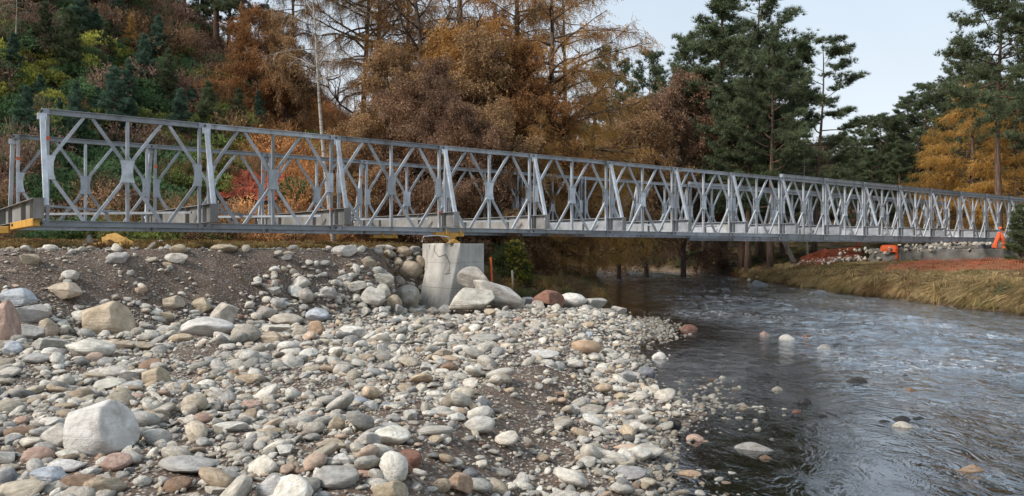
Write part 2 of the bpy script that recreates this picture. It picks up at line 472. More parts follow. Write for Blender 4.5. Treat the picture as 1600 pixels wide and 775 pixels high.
def ground_material():
    k = N('ground_earth'); p = k.pos()
    z = k.n("Attribute", attribute_type='GEOMETRY', attribute_name='zone').outputs['Color']
    sep = k.n("SeparateColor"); k.put(sep.inputs[0], z)
    beach, grass, hill = sep.outputs[0], sep.outputs[1], sep.outputs[2]
    n = k.noise(p, 1.3, 7, 0.65); fine = k.noise(p, 30, 4, 0.6)
    earth = k.mix(k.ramp(n, (0.32, 0), (0.66, 1)), (0.055, 0.037, 0.028), (0.145, 0.10, 0.073))
    earth = k.mix(k.math('MULTIPLY', k.ramp(fine, (0.5, 0), (0.8, 1)), 0.6), earth, (0.30, 0.25, 0.21))
    vc = k.voro(p, 30, 'F1', 1); vd = k.voro(p, 30, 'F1', 0)
    sv = k.n("SeparateColor"); k.put(sv.inputs[0], vc)
    grit = k.mix(sv.outputs[0], (0.15, 0.125, 0.105), (0.46, 0.43, 0.39))
    cover = k.math('MULTIPLY', k.ramp(sv.outputs[1], (0.40, 0), (0.45, 1)), k.ramp(vd, (0.42, 1), (0.55, 0)))
    beachc = k.mix(k.math('MULTIPLY', cover, 0.8), earth, grit)
    c = k.mix(beach, k.mix(k.math('MULTIPLY', cover, 0.35), earth, grit), beachc)
    gr = k.mix(k.ramp(k.noise(p, 2.0, 5, 0.6), (0.35, 0), (0.65, 1)), (0.13, 0.095, 0.04), (0.25, 0.19, 0.09))
    c = k.mix(grass, c, gr)
    hl = k.mix(k.ramp(k.noise(p, 0.8, 5, 0.6), (0.4, 0), (0.6, 1)), (0.05, 0.033, 0.02), (0.085, 0.06, 0.034))
    c = k.mix(hill, c, hl)
    bedc = k.mix(k.math('MULTIPLY', cover, 0.6), k.mix(k.ramp(n, (0.35, 0), (0.65, 1)), (0.085, 0.055, 0.032), (0.19, 0.125, 0.075)), (0.27, 0.21, 0.15))
    at = k.n('Attribute', attribute_type='GEOMETRY', attribute_name='bed').outputs['Fac']
    c = k.mix(at, c, bedc)
    h = k.math('ADD', k.math('MULTIPLY', n, 1.0), k.math('ADD', k.math('MULTIPLY', fine, 0.25), k.math('MULTIPLY', k.math('MULTIPLY', cover, beach), k.math('SUBTRACT', 0.6, vd))))
    return k.done(c, 0.95, k.bump(h, 0.7, 0.05), spec=0.15)
M['ground'] = ground_material()

def water_material():
    k = N('river_water'); p = k.pos()
    mp = k.n("Mapping"); k.put(mp.inputs[0], p); mp.inputs[3].default_value = (1.0, 0.62, 1.0); mp.inputs[2].default_value = (0, 0, -0.25)
    v = mp.outputs[0]
    a = k.noise(v, 1.1, 3, 0.55, 0.6); b = k.noise(v, 3.0, 4, 0.6, 0.9); c = k.noise(v, 11, 3, 0.6, 0.4)
    b = k.math('ABSOLUTE', k.math('SUBTRACT', k.math('MULTIPLY', b, 2.0), 1.0))
    h = k.math('ADD', k.math('MULTIPLY', a, 1.0), k.math('ADD', k.math('MULTIPLY', b, -0.55), k.math('MULTIPLY', c, 0.12)))
    chop = k.n('Attribute', attribute_type='GEOMETRY', attribute_name='chop').outputs['Fac']
    nb = k.bump(k.math('MULTIPLY', h, chop), 1.0, 0.10)
    gl = k.n("BsdfGlossy"); gl.inputs['Roughness'].default_value = 0.06; k.put(gl.inputs['Normal'], nb)
    gl.inputs['Color'].default_value = (0.95, 0.97, 1, 1)
    tr = k.n("BsdfTransparent"); tr.inputs[0].default_value = (0.64, 0.48, 0.32, 1)
    fr = k.n("Fresnel"); fr.inputs[0].default_value = 1.6; k.put(fr.inputs[1], nb)
    mx = k.n("MixShader"); k.put(mx.inputs[0], k.math('POWER', fr.outputs[0], k.math('SUBTRACT', 0.84, k.math('MULTIPLY', k.math('MINIMUM', chop, 1.0), 0.56))))
    k.t.links.new(tr.outputs[0], mx.inputs[1]); k.t.links.new(gl.outputs[0], mx.inputs[2])
    # broken white water, spread wide to paint sparkle and brightness onto the channel
    fm = k.noise(v, 0.35, 4, 0.6, 0.5); fs = k.noise(v, 7.0, 5, 0.7, 1.2)
    foam_sparkle = k.math('MULTIPLY', k.ramp(fm, (0.44, 0), (0.62, 1)), k.ramp(fs, (0.53, 0), (0.66, 1)))
    wake = k.n('Attribute', attribute_type='GEOMETRY', attribute_name='wake').outputs['Fac']
    foam_sparkle = k.math('MAXIMUM', foam_sparkle, k.math('MULTIPLY', k.math('MULTIPLY', wake, 0.55), k.ramp(fs, (0.50, 0), (0.62, 1))))
    d = k.n("BsdfDiffuse"); d.inputs[0].default_value = (0.75, 0.77, 0.78, 1)
    m2 = k.n("MixShader"); k.put(m2.inputs[0], k.math('MULTIPLY', k.math('MULTIPLY', foam_sparkle, 0.55), k.math('MINIMUM', chop, 1.0)))
    k.t.links.new(mx.outputs[0], m2.inputs[1]); k.t.links.new(d.outputs[0], m2.inputs[2])
    k.t.links.new(m2.outputs[0], k.out.inputs[0])
    return k.m
M['water'] = water_material()
# ------------------------------------------------------------------ the ground sheet and the river
def axis(*spans):
    return np.unique(np.round(np.concatenate([np.arange(a, b, st) for a, b, st in spans]), 4))
gx = axis((-900, -100, 80), (-100, -40, 5), (-40, -14, 0.8), (-14, 6, 0.11), (6, 22, 0.4), (22, 50, 2), (50, 110, 6), (110, 900, 80))
gy = axis((-400, -40, 60), (-40, -4, 4), (-4, 3, 0.5), (3, 26, 0.12), (26, 60, 0.7), (60, 130, 2), (130, 300, 15), (300, 1500, 150))
GX, GY = np.meshgrid(gx, gy)
GZ = land(GX.ravel(), GY.ravel())
gv = np.column_stack([GX.ravel(), GY.ravel(), GZ])
nx, ny = len(gx), len(gy)
ii = (np.arange(ny - 1)[:, None] * nx + np.arange(nx - 1)[None, :]).ravel()
gf = np.column_stack([ii, ii + 1, ii + nx + 1, ii + nx])
me = new_mesh('ground', gv, gf, [M['ground']], True)
x, y = gv[:, 0], gv[:, 1]
dl, dr = poly_dist(x, y, LEFT), poly_dist(x, y, RIGHT)
t_, s_ = ts(x, y)
wet = in_poly(x, y, RIVER)
isl = dl < dr
def dirtiness(x, y):
    """0 = washed stones, 1 = bare earth with few stones"""
    dl = poly_dist(x, y, LEFT)
    t, s = ts(x, y)
    n = fbm(x * 0.75, y * 0.75, 31)
    d = 0.75 * smooth(0.55, 0.70, n) * smooth(1.0, 1.8, dl)
    ridge = np.exp(-((dl - 1.3 - 0.035 * y) / 0.55) ** 2) * smooth(14, 11, y)
    d = np.maximum(d, ridge * (0.95 + 0.5 * (n - 0.5)))
    tt = np.clip(t, -3, 12)
    cut = 2.1 * smooth(6.6, 8.6, t)
    bank = smooth(-3.2 + 0.22 * tt + cut, -2.4 + 0.2 * tt + cut, s + 1.3 * (n - 0.5)) * smooth(11.5, 10, t)
    d = np.maximum(d, bank * 0.95)
    return np.clip(d, 0, 1)
beach_m = np.where(isl & (s_ < -0.5 + 0.1 * np.clip(t_, -3, 12)), 1 - 0.8 * dirtiness(x, y), 0.0)
beach_m = np.where(wet, 0.35, beach_m)
hd = np.where(in_poly(x, y, HILL), poly_dist(x, y, HILL), 0)
hill_m = smooth(0, 2, hd)
hill_m = np.maximum(hill_m, np.where(~isl & ~wet, smooth(46, 54, y + 0.3 * (x - 15)), 0))
hill_m = np.maximum(hill_m, np.where(isl & ~wet, smooth(11.0, 12.0, t_) * smooth(23, 25, y), 0))
grass_m = np.where(~wet & ~isl, 1.0, 0.0) * (1 - hill_m)
grass_m = np.maximum(grass_m, np.where(isl, smooth(1.0, 2.6, s_) * smooth(12, 10, t_) * (1 - hill_m), 0))
grass_m = np.where(wet, 0, grass_m)
zone = np.column_stack([beach_m, grass_m, np.where(wet, 0, hill_m), np.ones(len(x))]).astype(np.float32)
ca = me.color_attributes.new('zone', 'FLOAT_COLOR', 'POINT'); ca.data.foreach_set('color', zone.ravel())
ba = me.attributes.new('bed', 'FLOAT', 'POINT'); ba.data.foreach_set('value', (smooth(0.03, -0.06, gv[:, 2]) * np.where(np.abs(gv[:, 1]) < 200, 1, 0)).astype(np.float32))
prop(link('ground', me), kind='structure')

# ------------------------------------------------------------------ scattering for what nobody could count
def scatter(name, pts, rot, scl, idx, tint, protos, kind='stuff', label=None):
    me = bpy.data.meshes.new(name)
    n = len(pts)
    me.vertices.add(n); me.vertices.foreach_set('co', np.asarray(pts, np.float32).ravel())
    a = me.attributes.new('rot', 'FLOAT_VECTOR', 'POINT'); a.data.foreach_set('vector', np.asarray(rot, np.float32).ravel())
    a = me.attributes.new('scl', 'FLOAT_VECTOR', 'POINT'); a.data.foreach_set('vector', np.asarray(scl, np.float32).ravel())
    a = me.attributes.new('pid', 'INT', 'POINT'); a.data.foreach_set('value', np.asarray(idx, np.int32))
    a = me.attributes.new('tint', 'FLOAT_COLOR', 'POINT')
    a.data.foreach_set('color', np.column_stack([tint, np.ones(n)]).astype(np.float32).ravel())
    me.update()
    pc = bpy.data.collections.new(name + '_pieces')
    for i, pm in enumerate(protos):
        pc.objects.link(bpy.data.objects.new(f'{name}_piece_{i:02d}', pm))
    o = link(name, me)
    ng = bpy.data.node_groups.new(name, 'GeometryNodeTree')
    ng.interface.new_socket('Geometry', in_out='INPUT', socket_type='NodeSocketGeometry')
    ng.interface.new_socket('Geometry', in_out='OUTPUT', socket_type='NodeSocketGeometry')
    gi, go = ng.nodes.new('NodeGroupInput'), ng.nodes.new('NodeGroupOutput')
    ip = ng.nodes.new('GeometryNodeInstanceOnPoints'); ci = ng.nodes.new('GeometryNodeCollectionInfo')
    ci.inputs['Collection'].default_value = pc
    ci.inputs['Separate Children'].default_value = True; ci.inputs['Reset Children'].default_value = True
    ip.inputs['Pick Instance'].default_value = True
    def attr(nm, typ):
        nd = ng.nodes.new('GeometryNodeInputNamedAttribute'); nd.data_type = typ; nd.inputs['Name'].default_value = nm
        return nd.outputs['Attribute']
    L = ng.links.new
    L(gi.outputs[0], ip.inputs['Points']); L(ci.outputs[0], ip.inputs['Instance'])
    L(attr('pid', 'INT'), ip.inputs['Instance Index']); L(attr('scl', 'FLOAT_VECTOR'), ip.inputs['Scale'])
    er = ng.nodes.new('FunctionNodeEulerToRotation'); L(attr('rot', 'FLOAT_VECTOR'), er.inputs[0]); L(er.outputs[0], ip.inputs['Rotation'])
    L(ip.outputs[0], go.inputs[0])
    md = o.modifiers.new('scatter', 'NODES'); md.node_group = ng
    prop(o, label=label, kind=kind)
    return o

# ------------------------------------------------------------------ stones
def ico(level):
    bm = bmesh.new(); bmesh.ops.create_icosphere(bm, subdivisions=level, radius=1.0)
    V = np.array([v.co[:] for v in bm.verts]); F = np.array([[v.index for v in f.verts] for f in bm.faces]); bm.free()
    return V, F
def fold(V, seed, amp, freq):
    r = np.random.default_rng(seed); out = np.zeros(len(V))
    for f in (freq, freq * 2.1, freq * 4.3):
        for _ in range(4):
            d = r.normal(size=3); d /= np.linalg.norm(d)
            out += np.sin(V @ d * f + r.uniform(0, 6.3)) / (f / freq) / 4
    return 1 + amp * out
def rock(name, seed, level, angular, mat, amp=0.10, soft=True):
    """angular: how deep the flat faces cut; the mesh is about 1 m in half-extent before scaling"""
    V, F = ico(level); r = np.random.default_rng(seed)
    V = V * fold(V, seed, amp, 1.6)[:, None]
    n = int(r.integers(7, 13)) if angular > 0 else 4
    for _ in range(n):
        d = r.normal(size=3); d /= np.linalg.norm(d)
        lim = r.uniform(1 - angular, 1.0 - 0.35 * angular)
        over = np.maximum(V @ d - lim, 0)
        V = V - np.outer(over * 0.97, d)
    V = V * fold(V, seed + 91, amp * 0.22, 5.0)[:, None]
    V = V / np.abs(V).max(axis=0)           # unit half-extents in x, y, z
    return new_mesh(name, V, F, [mat], soft)
ROCKS = [rock('boulder', 100 + i, 4, 0.58 if i % 2 else 0.50, M['stone'], 0.10, False) for i in range(6)] + \
        [rock('stone', 200 + i, 3, (0.20, 0.32, 0.44)[i % 3], M['stone'], 0.14) for i in range(9)]
ANG, RND = list(range(6)), list(range(6, 15))

COLS = {'pale': (0.54, 0.51, 0.46), 'white': (0.63, 0.61, 0.57), 'grey': (0.40, 0.39, 0.375), 'dark': (0.055, 0.055, 0.06), 'slate': (0.23, 0.24, 0.265),
        'blue': (0.40, 0.43, 0.48), 'tan': (0.44, 0.37, 0.285), 'sand': (0.50, 0.41, 0.30), 'pink': (0.46, 0.325, 0.27), 'red': (0.27, 0.145, 0.11),
        'brown': (0.25, 0.17, 0.12), 'orange': (0.42, 0.30, 0.215), 'warm': (0.42, 0.385, 0.34)}
taken = []
def put_stone(px, top, bot, w, col, mesh_i, label, rz=None, tilt=0.0, depth=0.75, sink=0.16, name='stone', cat='stone', group=None, hang=None, lift=0.0):
    """a stone whose outline in the photograph spans w pixels and runs from row top to row bot"""
    cy = bot - (bot - top) * 0.12 + (7 if px > 800 and 430 < bot < 480 else 0)
    if 440 < bot < 495 and px > 560: sink = 0.08
    p = hit(px, cy) if hang is None else Vector(((px - 800) / FPX * hang, hang, land1((px - 800) / FPX * hang, hang) + lift))
    D = p.y
    hw = w / FPX * D / 2
    hy = hw * depth
    vis = (bot - top) / FPX * D
    drop = (CAM_Z - p.z) / D                       # how much of the top is seen
    hz = max(0.22 * hw, (vis - 2 * hy * drop * 0.72) / 2 / (1 - 0.5 * sink))
    o = link(name, ROCKS[mesh_i])
    o.scale = (hw * 1.04, hy, hz)
    rr = random.Random(int(px * 7 + bot * 13))
    a = rr.uniform(-0.25, 0.25) if rz is None else rz
    if rr.random() < 0.5 and not tilt: a += math.pi
    o.rotation_euler = (rr.uniform(-0.12, 0.12), tilt, a)
    zc = p.z + hz * (1 - 2 * sink)
    o.location = (p.x, D + hy * 0.5, zc)
    c = COLS[col]; j = rr.uniform(0.9, 1.1)
    o.color = (c[0] * j, c[1] * j, c[2] * j * rr.uniform(0.96, 1.04), 1)
    prop(o, label, cat, group)
    taken.append((o.location.x, o.location.y, max(hw, hy)))
    return o
B, S = 'boulder', 'stone'
# px, top, bottom, width, colour, mesh, name, label
SPOTS = [
 (2, 468, 548, 42, 'pink', 1, B, 'pinkish pale boulder cut by the left edge of the photo'),
 (14, 530, 559, 36, 'blue', 8, B, 'smooth bluish white slab below the pinkish boulder at the left edge'),
 (44, 470, 510, 54, 'grey', 3, B, 'angular grey white boulder with a sloping dark side beside the dirt hollow'),
 (24, 450, 482, 58, 'blue', 5, B, 'bluish grey boulder topmost in the pile at the left edge'),
 (40, 505, 537, 48, 'grey', 1, B, 'jagged mid grey boulder between the angular one and the bluish slab'),
 (74, 496, 528, 34, 'tan', 0, B, 'rounded tan boulder left of the big sandy block'),
 (72, 522, 554, 54, 'grey', 3, B, 'tilted flat grey slab below the rounded tan boulder'),
 (160, 470, 532, 76, 'sand', 1, B, 'big sandy yellow square block at the foot of the dirt bank'),
 (134, 526, 563, 72, 'white', 2, B, 'whitish grey slab with a broken top below the sandy block'),
 (56, 549, 571, 46, 'grey', 12, S, 'flat rounded grey stone below the tilted grey slab'),
 (98, 441, 470, 56, 'tan', 5, B, 'half buried tan block on the dirt slope above the hollow'),
 (106, 423, 443, 26, 'pale', 13, S, 'small pale tan stone stacked on top of the half buried block'),
 (43, 395, 418, 30, 'tan', 3, S, 'angular tan stone near the top of the dirt bank at far left'),
 (181, 395, 413, 34, 'grey', 9, S, 'flat grey stone high on the dirt bank beneath the yellow webbing'),
 (273, 395, 414, 40, 'pale', 4, S, 'pale wedge shaped stone near the bank top right of the yellow webbing'),
 (276, 382, 397, 30, 'tan', 7, S, 'rounded tan stone on the bank crest right of the yellow webbing'),
 (350, 382, 396, 46, 'tan', 10, S, 'long flat tan stone along the crest of the bank'),
 (314, 490, 531, 88, 'white', 8, B, 'large smooth light grey oval boulder with a dark crack line'),
 (268, 463, 485, 34, 'tan', 1, S, 'angular tan stone perched above the light grey oval boulder'),
 (257, 484, 504, 24, 'tan', 3, S, 'small upright tan stone left of the light grey oval boulder'),
 (314, 468, 492, 32, 'tan', 5, S, 'cube shaped tan stone standing behind the light grey oval boulder'),
 (346, 474, 516, 44, 'warm', 0, B, 'tall leaning tan boulder right of the light grey oval boulder'),
 (382, 502, 541, 46, 'warm', 12, B, 'pinkish grey rounded boulder at right of the oval boulder'),
 (281, 520, 538, 38, 'sand', 9, S, 'yellowish flat stone under the light grey oval boulder'),
 (186, 529, 549, 40, 'tan', 3, S, 'brownish tan block below the big sandy block'),
 (221, 533, 551, 32, 'tan', 1, S, 'low tan stone right of the brownish tan block'),
 (227, 519, 535, 32, 'pale', 6, S, 'pale oval stone on dark earth between sandy block and oval boulder'),
 (239, 573, 606, 42, 'sand', 1, B, 'squarish sandy stone standing out on the flat gravel'),
 (174, 571, 592, 44, 'pale', 13, S, 'pale mound shaped stone left of the squarish sandy stone'),
 (166, 588, 612, 58, 'white', 10, S, 'long flat white stone in front of the pale mound'),
 (208, 588, 606, 32, 'tan', 7, S, 'tan stone wedged left of the squarish sandy stone'),
 (146, 618, 724, 108, 'white', 1, B, 'largest pale boulder in the foreground with a dark angular lower face'),
 (86, 660, 708, 52, 'pale', 2, B, 'pale boulder leaning on the left of the largest foreground boulder'),
 (104, 699, 724, 46, 'white', 8, S, 'white stone tucked under the front of the largest foreground boulder'),
 (207, 643, 681, 48, 'grey', 3, B, 'grey jagged boulder touching the right of the largest foreground boulder'),
 (243, 667, 699, 46, 'white', 0, B, 'lumpy white quartz stone right of the grey jagged boulder'),
 (72, 726, 761, 60, 'blue', 5, B, 'bluish stone with a rounded end at bottom left'),
 (98, 716, 744, 66, 'white', 10, B, 'flat white slab behind the bluish bottom left stone'),
 (8, 730, 764, 30, 'slate', 12, S, 'dark bluish stone in the bottom left corner'),
 (290, 714, 746, 106, 'grey', 10, B, 'long grey slab lying flat in the left foreground'),
 (340, 752, 782, 54, 'pale', 3, S, 'pale pointed stone at the bottom edge in front of the long grey slab'),
 (152, 738, 759, 46, 'warm', 3, S, 'greyish tan wedge stone below the largest foreground boulder'),
 (356, 655, 680, 54, 'white', 4, S, 'white stone with a cracked top in the left middle foreground'),
 (315, 645, 665, 32, 'pink', 7, S, 'pinkish rounded stone left of the cracked white stone'),
 (240, 637, 659, 40, 'tan', 5, S, 'light tan stone with flat top behind the white quartz stone'),
 (392, 621, 646, 40, 'pink', 8, S, 'reddish tan stone on bare earth in the left middle ground'),
 (608, 659, 698, 64, 'white', 8, B, 'large smooth off-white boulder in the middle foreground'),
 (572, 673, 704, 42, 'pale', 5, B, 'blocky pale boulder leaning left against the smooth off-white boulder'),
 (516, 723, 768, 84, 'grey', 11, B, 'big rounded grey boulder at the bottom middle'),
 (426, 742, 790, 52, 'white', 2, B, 'white upright boulder at the bottom edge left of the rounded grey boulder'),
 (525, 651, 678, 26, 'tan', 14, S, 'egg shaped tan stone standing upright left of the smooth off-white boulder'),
 (515, 684, 713, 48, 'tan', 3, B, 'tan block with flat facets above the rounded grey boulder'),
 (635, 702, 738, 46, 'red', 11, B, 'dark reddish brown round boulder in the middle foreground'),
 (629, 721, 750, 30, 'red', 14, S, 'smaller reddish brown stone in front of the round reddish boulder'),
 (608, 733, 761, 42, 'pale', 13, B, 'pale dome shaped stone in front of the reddish stones'),
 (606, 750, 785, 54, 'sand', 1, B, 'sandy angular stone at the bottom edge below the pale dome'),
 (578, 731, 748, 50, 'pink', 9, S, 'flat pinkish stone right behind the rounded grey boulder'),
 (750, 648, 684, 48, 'white', 13, B, 'round white boulder alone beside the brown dirt'),
 (754, 619, 645, 28, 'slate', 2, S, 'bluish dark angular stone above the round white boulder'),
 (708, 715, 737, 32, 'grey', 14, S, 'grey egg shaped stone on the dirt right of the reddish boulder'),
 (715, 738, 780, 46, 'orange', 5, B, 'orange tan angular stone at the bottom edge'),
 (690, 745, 774, 28, 'sand', 12, S, 'light orange rounded stone left of the orange tan angular one'),
 (734, 734, 754, 24, 'slate', 6, S, 'dark grey smooth stone right of the orange tan angular stone'),
 (569, 697, 714, 38, 'tan', 9, S, 'flat grey tan stone below the blocky pale boulder'),
 (534, 708, 731, 32, 'white', 5, S, 'small white block above the rounded grey boulder'),
 (424, 517, 541, 40, 'tan', 5, S, 'tan block in the heap at the foot of the bank'),
 (428, 503, 523, 50, 'pale', 3, S, 'flat topped pale block on the heap at the foot of the bank'),
 (495, 500, 530, 30, 'orange', 11, S, 'pinkish tan ball shaped stone in front of the heap'),
 (492, 479, 505, 42, 'blue', 8, S, 'bluish white oval stone on top of the heap'),
 (448, 488, 512, 62, 'warm', 10, S, 'long brownish stone lying across the heap'),
 (548, 506, 531, 44, 'white', 4, S, 'flat white stone alone right of the pinkish ball stone'),
 (414, 478, 500, 30, 'warm', 6, S, 'round tan stone at the left end of the heap'),
 (582, 450, 489, 40, 'pale', 1, B, 'pale pointed boulder leaning below the dirt left of the pier'),
 (613, 462, 489, 28, 'tan', 7, S, 'tan rounded stone between the pointed boulder and the tall grey one'),
 (635, 446, 490, 40, 'warm', 13, B, 'tall rounded grey tan boulder left of the pier foot'),
 (641, 407, 440, 36, 'tan', 12, B, 'rounded tan boulder stuck in the bank beside the pier'),
 (657, 400, 422, 20, 'tan', 7, S, 'small tan stone touching the pier high on the bank'),
 (598, 422, 452, 34, 'pale', 3, B, 'pale angular boulder half way up the dirt left of the pier'),
 (597, 446, 470, 22, 'pale', 9, S, 'slim pale stone leaning beside the pointed boulder'),
 (537, 382, 402, 40, 'pale', 4, S, 'broad pale stone on the bank crest left of the pier'),
 (600, 380, 395, 28, 'white', 3, S, 'white stone on the crest below the far yellow roller'),
 (740, 411, 447, 52, 'warm', 5, B, 'big faceted block lying against the pier'),
 (737, 445, 492, 72, 'pale', 1, B, 'large pale wedge shaped boulder at the right foot of the pier'),
 (776, 440, 486, 84, 'pale', 3, B, 'long pale slab sloping down right of the pier'),
 (794, 440, 459, 46, 'blue', 8, B, 'bluish grey rounded boulder behind the long pale slab'),
 (823, 450, 472, 24, 'slate', 3, S, 'small bluish angular stone left of the red boulder'),
 (855, 444, 477, 54, 'red', 5, B, 'red brown boulder in the row beside the river'),
 (895, 440, 468, 44, 'white', 12, B, 'bright white rounded boulder right of the red brown boulder'),
 (928, 443, 467, 44, 'grey', 3, B, 'grey boulder right of the bright white one'),
 (965, 453, 471, 30, 'warm', 0, S, 'last grey brown stone of the row at the water'),
 (916, 529, 556, 48, 'orange', 13, B, 'orange tan rounded boulder on the right of the gravel flat'),
 (981, 575, 603, 28, 'grey', 3, S, 'grey angular stone on the shingle slope above the dark pool'),
 (1010, 572, 594, 30, 'slate', 9, S, 'dark flat stone at the edge of the dark pool'),
 (1030, 549, 568, 24, 'white', 7, S, 'white rounded stone at the head of the dark pool'),
 (847, 545, 561, 56, 'white', 10, S, 'long flat white stone left of the orange tan boulder'),
 (755, 520, 538, 54, 'grey', 10, S, 'long flat grey slab on the gravel flat in front of the pier'),
 (700, 565, 585, 30, 'brown', 7, S, 'round brown stone in the middle of the gravel flat'),
 (690, 545, 560, 28, 'tan', 5, S, 'tan cube shaped stone in front of the pier foot'),
 (1000, 690, 724, 48, 'white', 8, S, 'long white rounded stone on the shingle near the water bottom right'),
 (984, 728, 752, 58, 'grey', 10, S, 'flat grey stone on the shingle slope above the bottom edge'),
 (895, 628, 652, 24, 'white', 3, S, 'white upright stone in the brown dirt ridge'),
 (922, 630, 652, 44, 'warm', 10, S, 'slanting tan slab on the edge of the brown dirt ridge'),
 (1054, 652, 674, 22, 'dark', 13, S, 'black wet round stone at the water edge'),
 (1088, 677, 695, 28, 'pink', 7, S, 'pink stone at the water edge near the black round stone'),
 (1082, 731, 753, 38, 'orange', 8, S, 'orange pink stone at the water edge near the bottom of the photo'),
]
PLACED = {740: dict(hang=19.9, lift=0.55, tilt=0.18), 737: dict(hang=18.9, tilt=-0.1), 776: dict(hang=19.3, lift=0.12, tilt=0.34), 794: dict(hang=21.0), 823: dict(hang=20.4), 855: dict(hang=20.3), 895: dict(hang=20.8), 928: dict(hang=21.0), 965: dict(hang=21.3)}
for px, tp, bt, w, c, mi, nm, lb in SPOTS:
    put_stone(px, tp, bt, w, c, mi, lb, name=nm, cat=nm, **(PLACED.get(px, {}) if nm and 405 < bt < 495 else {}))
RIVER_SPOTS = [
 (1186, 434, 447, 30, 'slate', 1, B, 'dark pointed rock in the river near the far trees'),
 (1281, 445, 459, 34, 'slate', 3, B, 'dark grey low boulder close to the grassy far bank'),
 (1078, 504, 516, 30, 'red', 9, S, 'reddish flat stone at the tip of the gravel spit'),
 (1183, 688, 706, 66, 'grey', 10, B, 'long grey flat rock with a wet edge standing in the shallows'),
 (1200, 702, 720, 28, 'brown', 7, S, 'brown rounded stone in front of the long grey flat rock'),
 (1246, 631, 646, 24, 'red', 8, S, 'dull pink stone breaking the water in the middle of the river'),
 (1257, 621, 631, 28, 'dark', 9, S, 'thin dark wet stone just above the dull pink stone'),
 (1286, 645, 653, 18, 'dark', 10, S, 'small thin black stone right of the dull pink stone'),
 (1342, 587, 600, 34, 'dark', 9, S, 'black wet flat stone in mid river left of the reddish one'),
 (1426, 602, 613, 24, 'brown', 7, S, 'small reddish brown stone in mid river'),
 (1417, 581, 590, 14, 'dark', 6, S, 'tiny black stone farther out in mid river'),
 (1384, 653, 662, 22, 'dark', 12, S, 'left small black stone of the cluster in mid river'),
 (1412, 648, 660, 32, 'dark', 9, S, 'middle black stone of the cluster in mid river'),
 (1438, 644, 659, 40, 'dark', 3, S, 'largest black stone of the cluster in mid river'),
 (1415, 656, 670, 36, 'pale', 10, S, 'pale flat stone in front of the black cluster in mid river'),
 (1523, 715, 740, 60, 'orange', 8, B, 'big smooth orange tan boulder in the water at lower right'),
 (1466, 497, 509, 52, 'slate', 10, B, 'submerged dark rock with water running over near the far bank'),
 (1130, 585, 592, 14, 'pale', 6, S, 'small pale stone in the dark pool'),
 (1216, 602, 610, 18, 'warm', 9, S, 'small tan stone at the right of the dark pool'),
 (1290, 535, 545, 22, 'grey', 9, S, 'grey stone in the riffle in mid river'),
 (1262, 518, 528, 16, 'red', 7, S, 'small red stone in the riffle behind the grey one'),
 (1232, 522, 531, 26, 'white', 10, S, 'whitish flat stone in the riffle left of the small red one'),
 (1196, 516, 524, 18, 'pink', 7, S, 'pinkish stone at the upper left of the riffle'),
]
def water_hit(px, py):
    D = FPX * CAM_Z / (py - 387.5)
    return Vector(((px - 800) / FPX * D, D, 0))
RIVER_TAKEN = []
for px, tp, bt, w, c, mi, nm, lb in RIVER_SPOTS:
    p = water_hit(px, bt - 1); D = p.y; hw = w / FPX * D / 2; hy = hw * 0.45
    vis = (bt - tp) / FPX * D
    top = max(0.02, min(0.55 * hw, vis - 1.6 * hy * CAM_Z / D))
    o = link(nm, ROCKS[mi]); hz = top * 1.6
    o.scale = (hw * 1.1, hy, hz); o.location = (p.x, D + hy * 0.6, top - hz)
    o.rotation_euler = (0, 0, random.uniform(-0.3, 0.3)); c3 = COLS[c]; o.color = (*[v * 0.75 for v in c3], 1)
    prop(o, lb, nm)
    taken.append((p.x, D, hw)); RIVER_TAKEN.append((p.x, D + hy * 0.6, hw))
wx = axis((-75, -6, 3), (-6, 0, 0.5), (0, 17, 0.07), (17, 24, 1)); wy = axis((-30, 4, 2), (4, 22, 0.07), (22, 34, 0.14), (34, 60, 0.4), (60, 104, 1.0))
WX, WY = np.meshgrid(wx, wy); X, Y = WX.ravel(), WY.ravel()
rough_w = 0.35 + 0.9 * smooth(0.35, 0.65, fbm(X * 0.22, Y * 0.13, 60, 3))
rough_w = rough_w * smooth(0.0, 2.5, poly_dist(X, Y, LEFT)) * (0.35 + 0.65 * smooth(2.5, 6.0, poly_dist(X, Y, LEFT)))
chop = np.clip(0.20 + 1.15 * smooth(1.6, 4.2, poly_dist(X, Y, LEFT) + 0.5 * smooth(9, 4, Y) + 1.2 * smooth(14, 24, Y)), 0, 1.4) * (0.75 + 0.6 * (fbm(X * 0.3, Y * 0.18, 71) - 0.5))
wz = chop * rough_w * (0.15 * (0.35 - np.abs(2 * fbm(X * 1.1 + 0.25 * Y, Y * 0.9 - 0.2 * X, 51, 3) - 1.0)) + 0.03 * (fbm(X * 3.6, Y * 2.6, 53, 2) - 0.5)) + 0.05 * (fbm(X * 0.45, Y * 0.35, 57, 2) - 0.5)
nxw = len(wx); ii = (np.arange(len(wy) - 1)[:, None] * nxw + np.arange(nxw - 1)[None, :]).ravel()
wme = new_mesh('river_water', np.column_stack([X, Y, wz]), np.column_stack([ii, ii + 1, ii + nxw + 1, ii + nxw]), [M['water']], True)

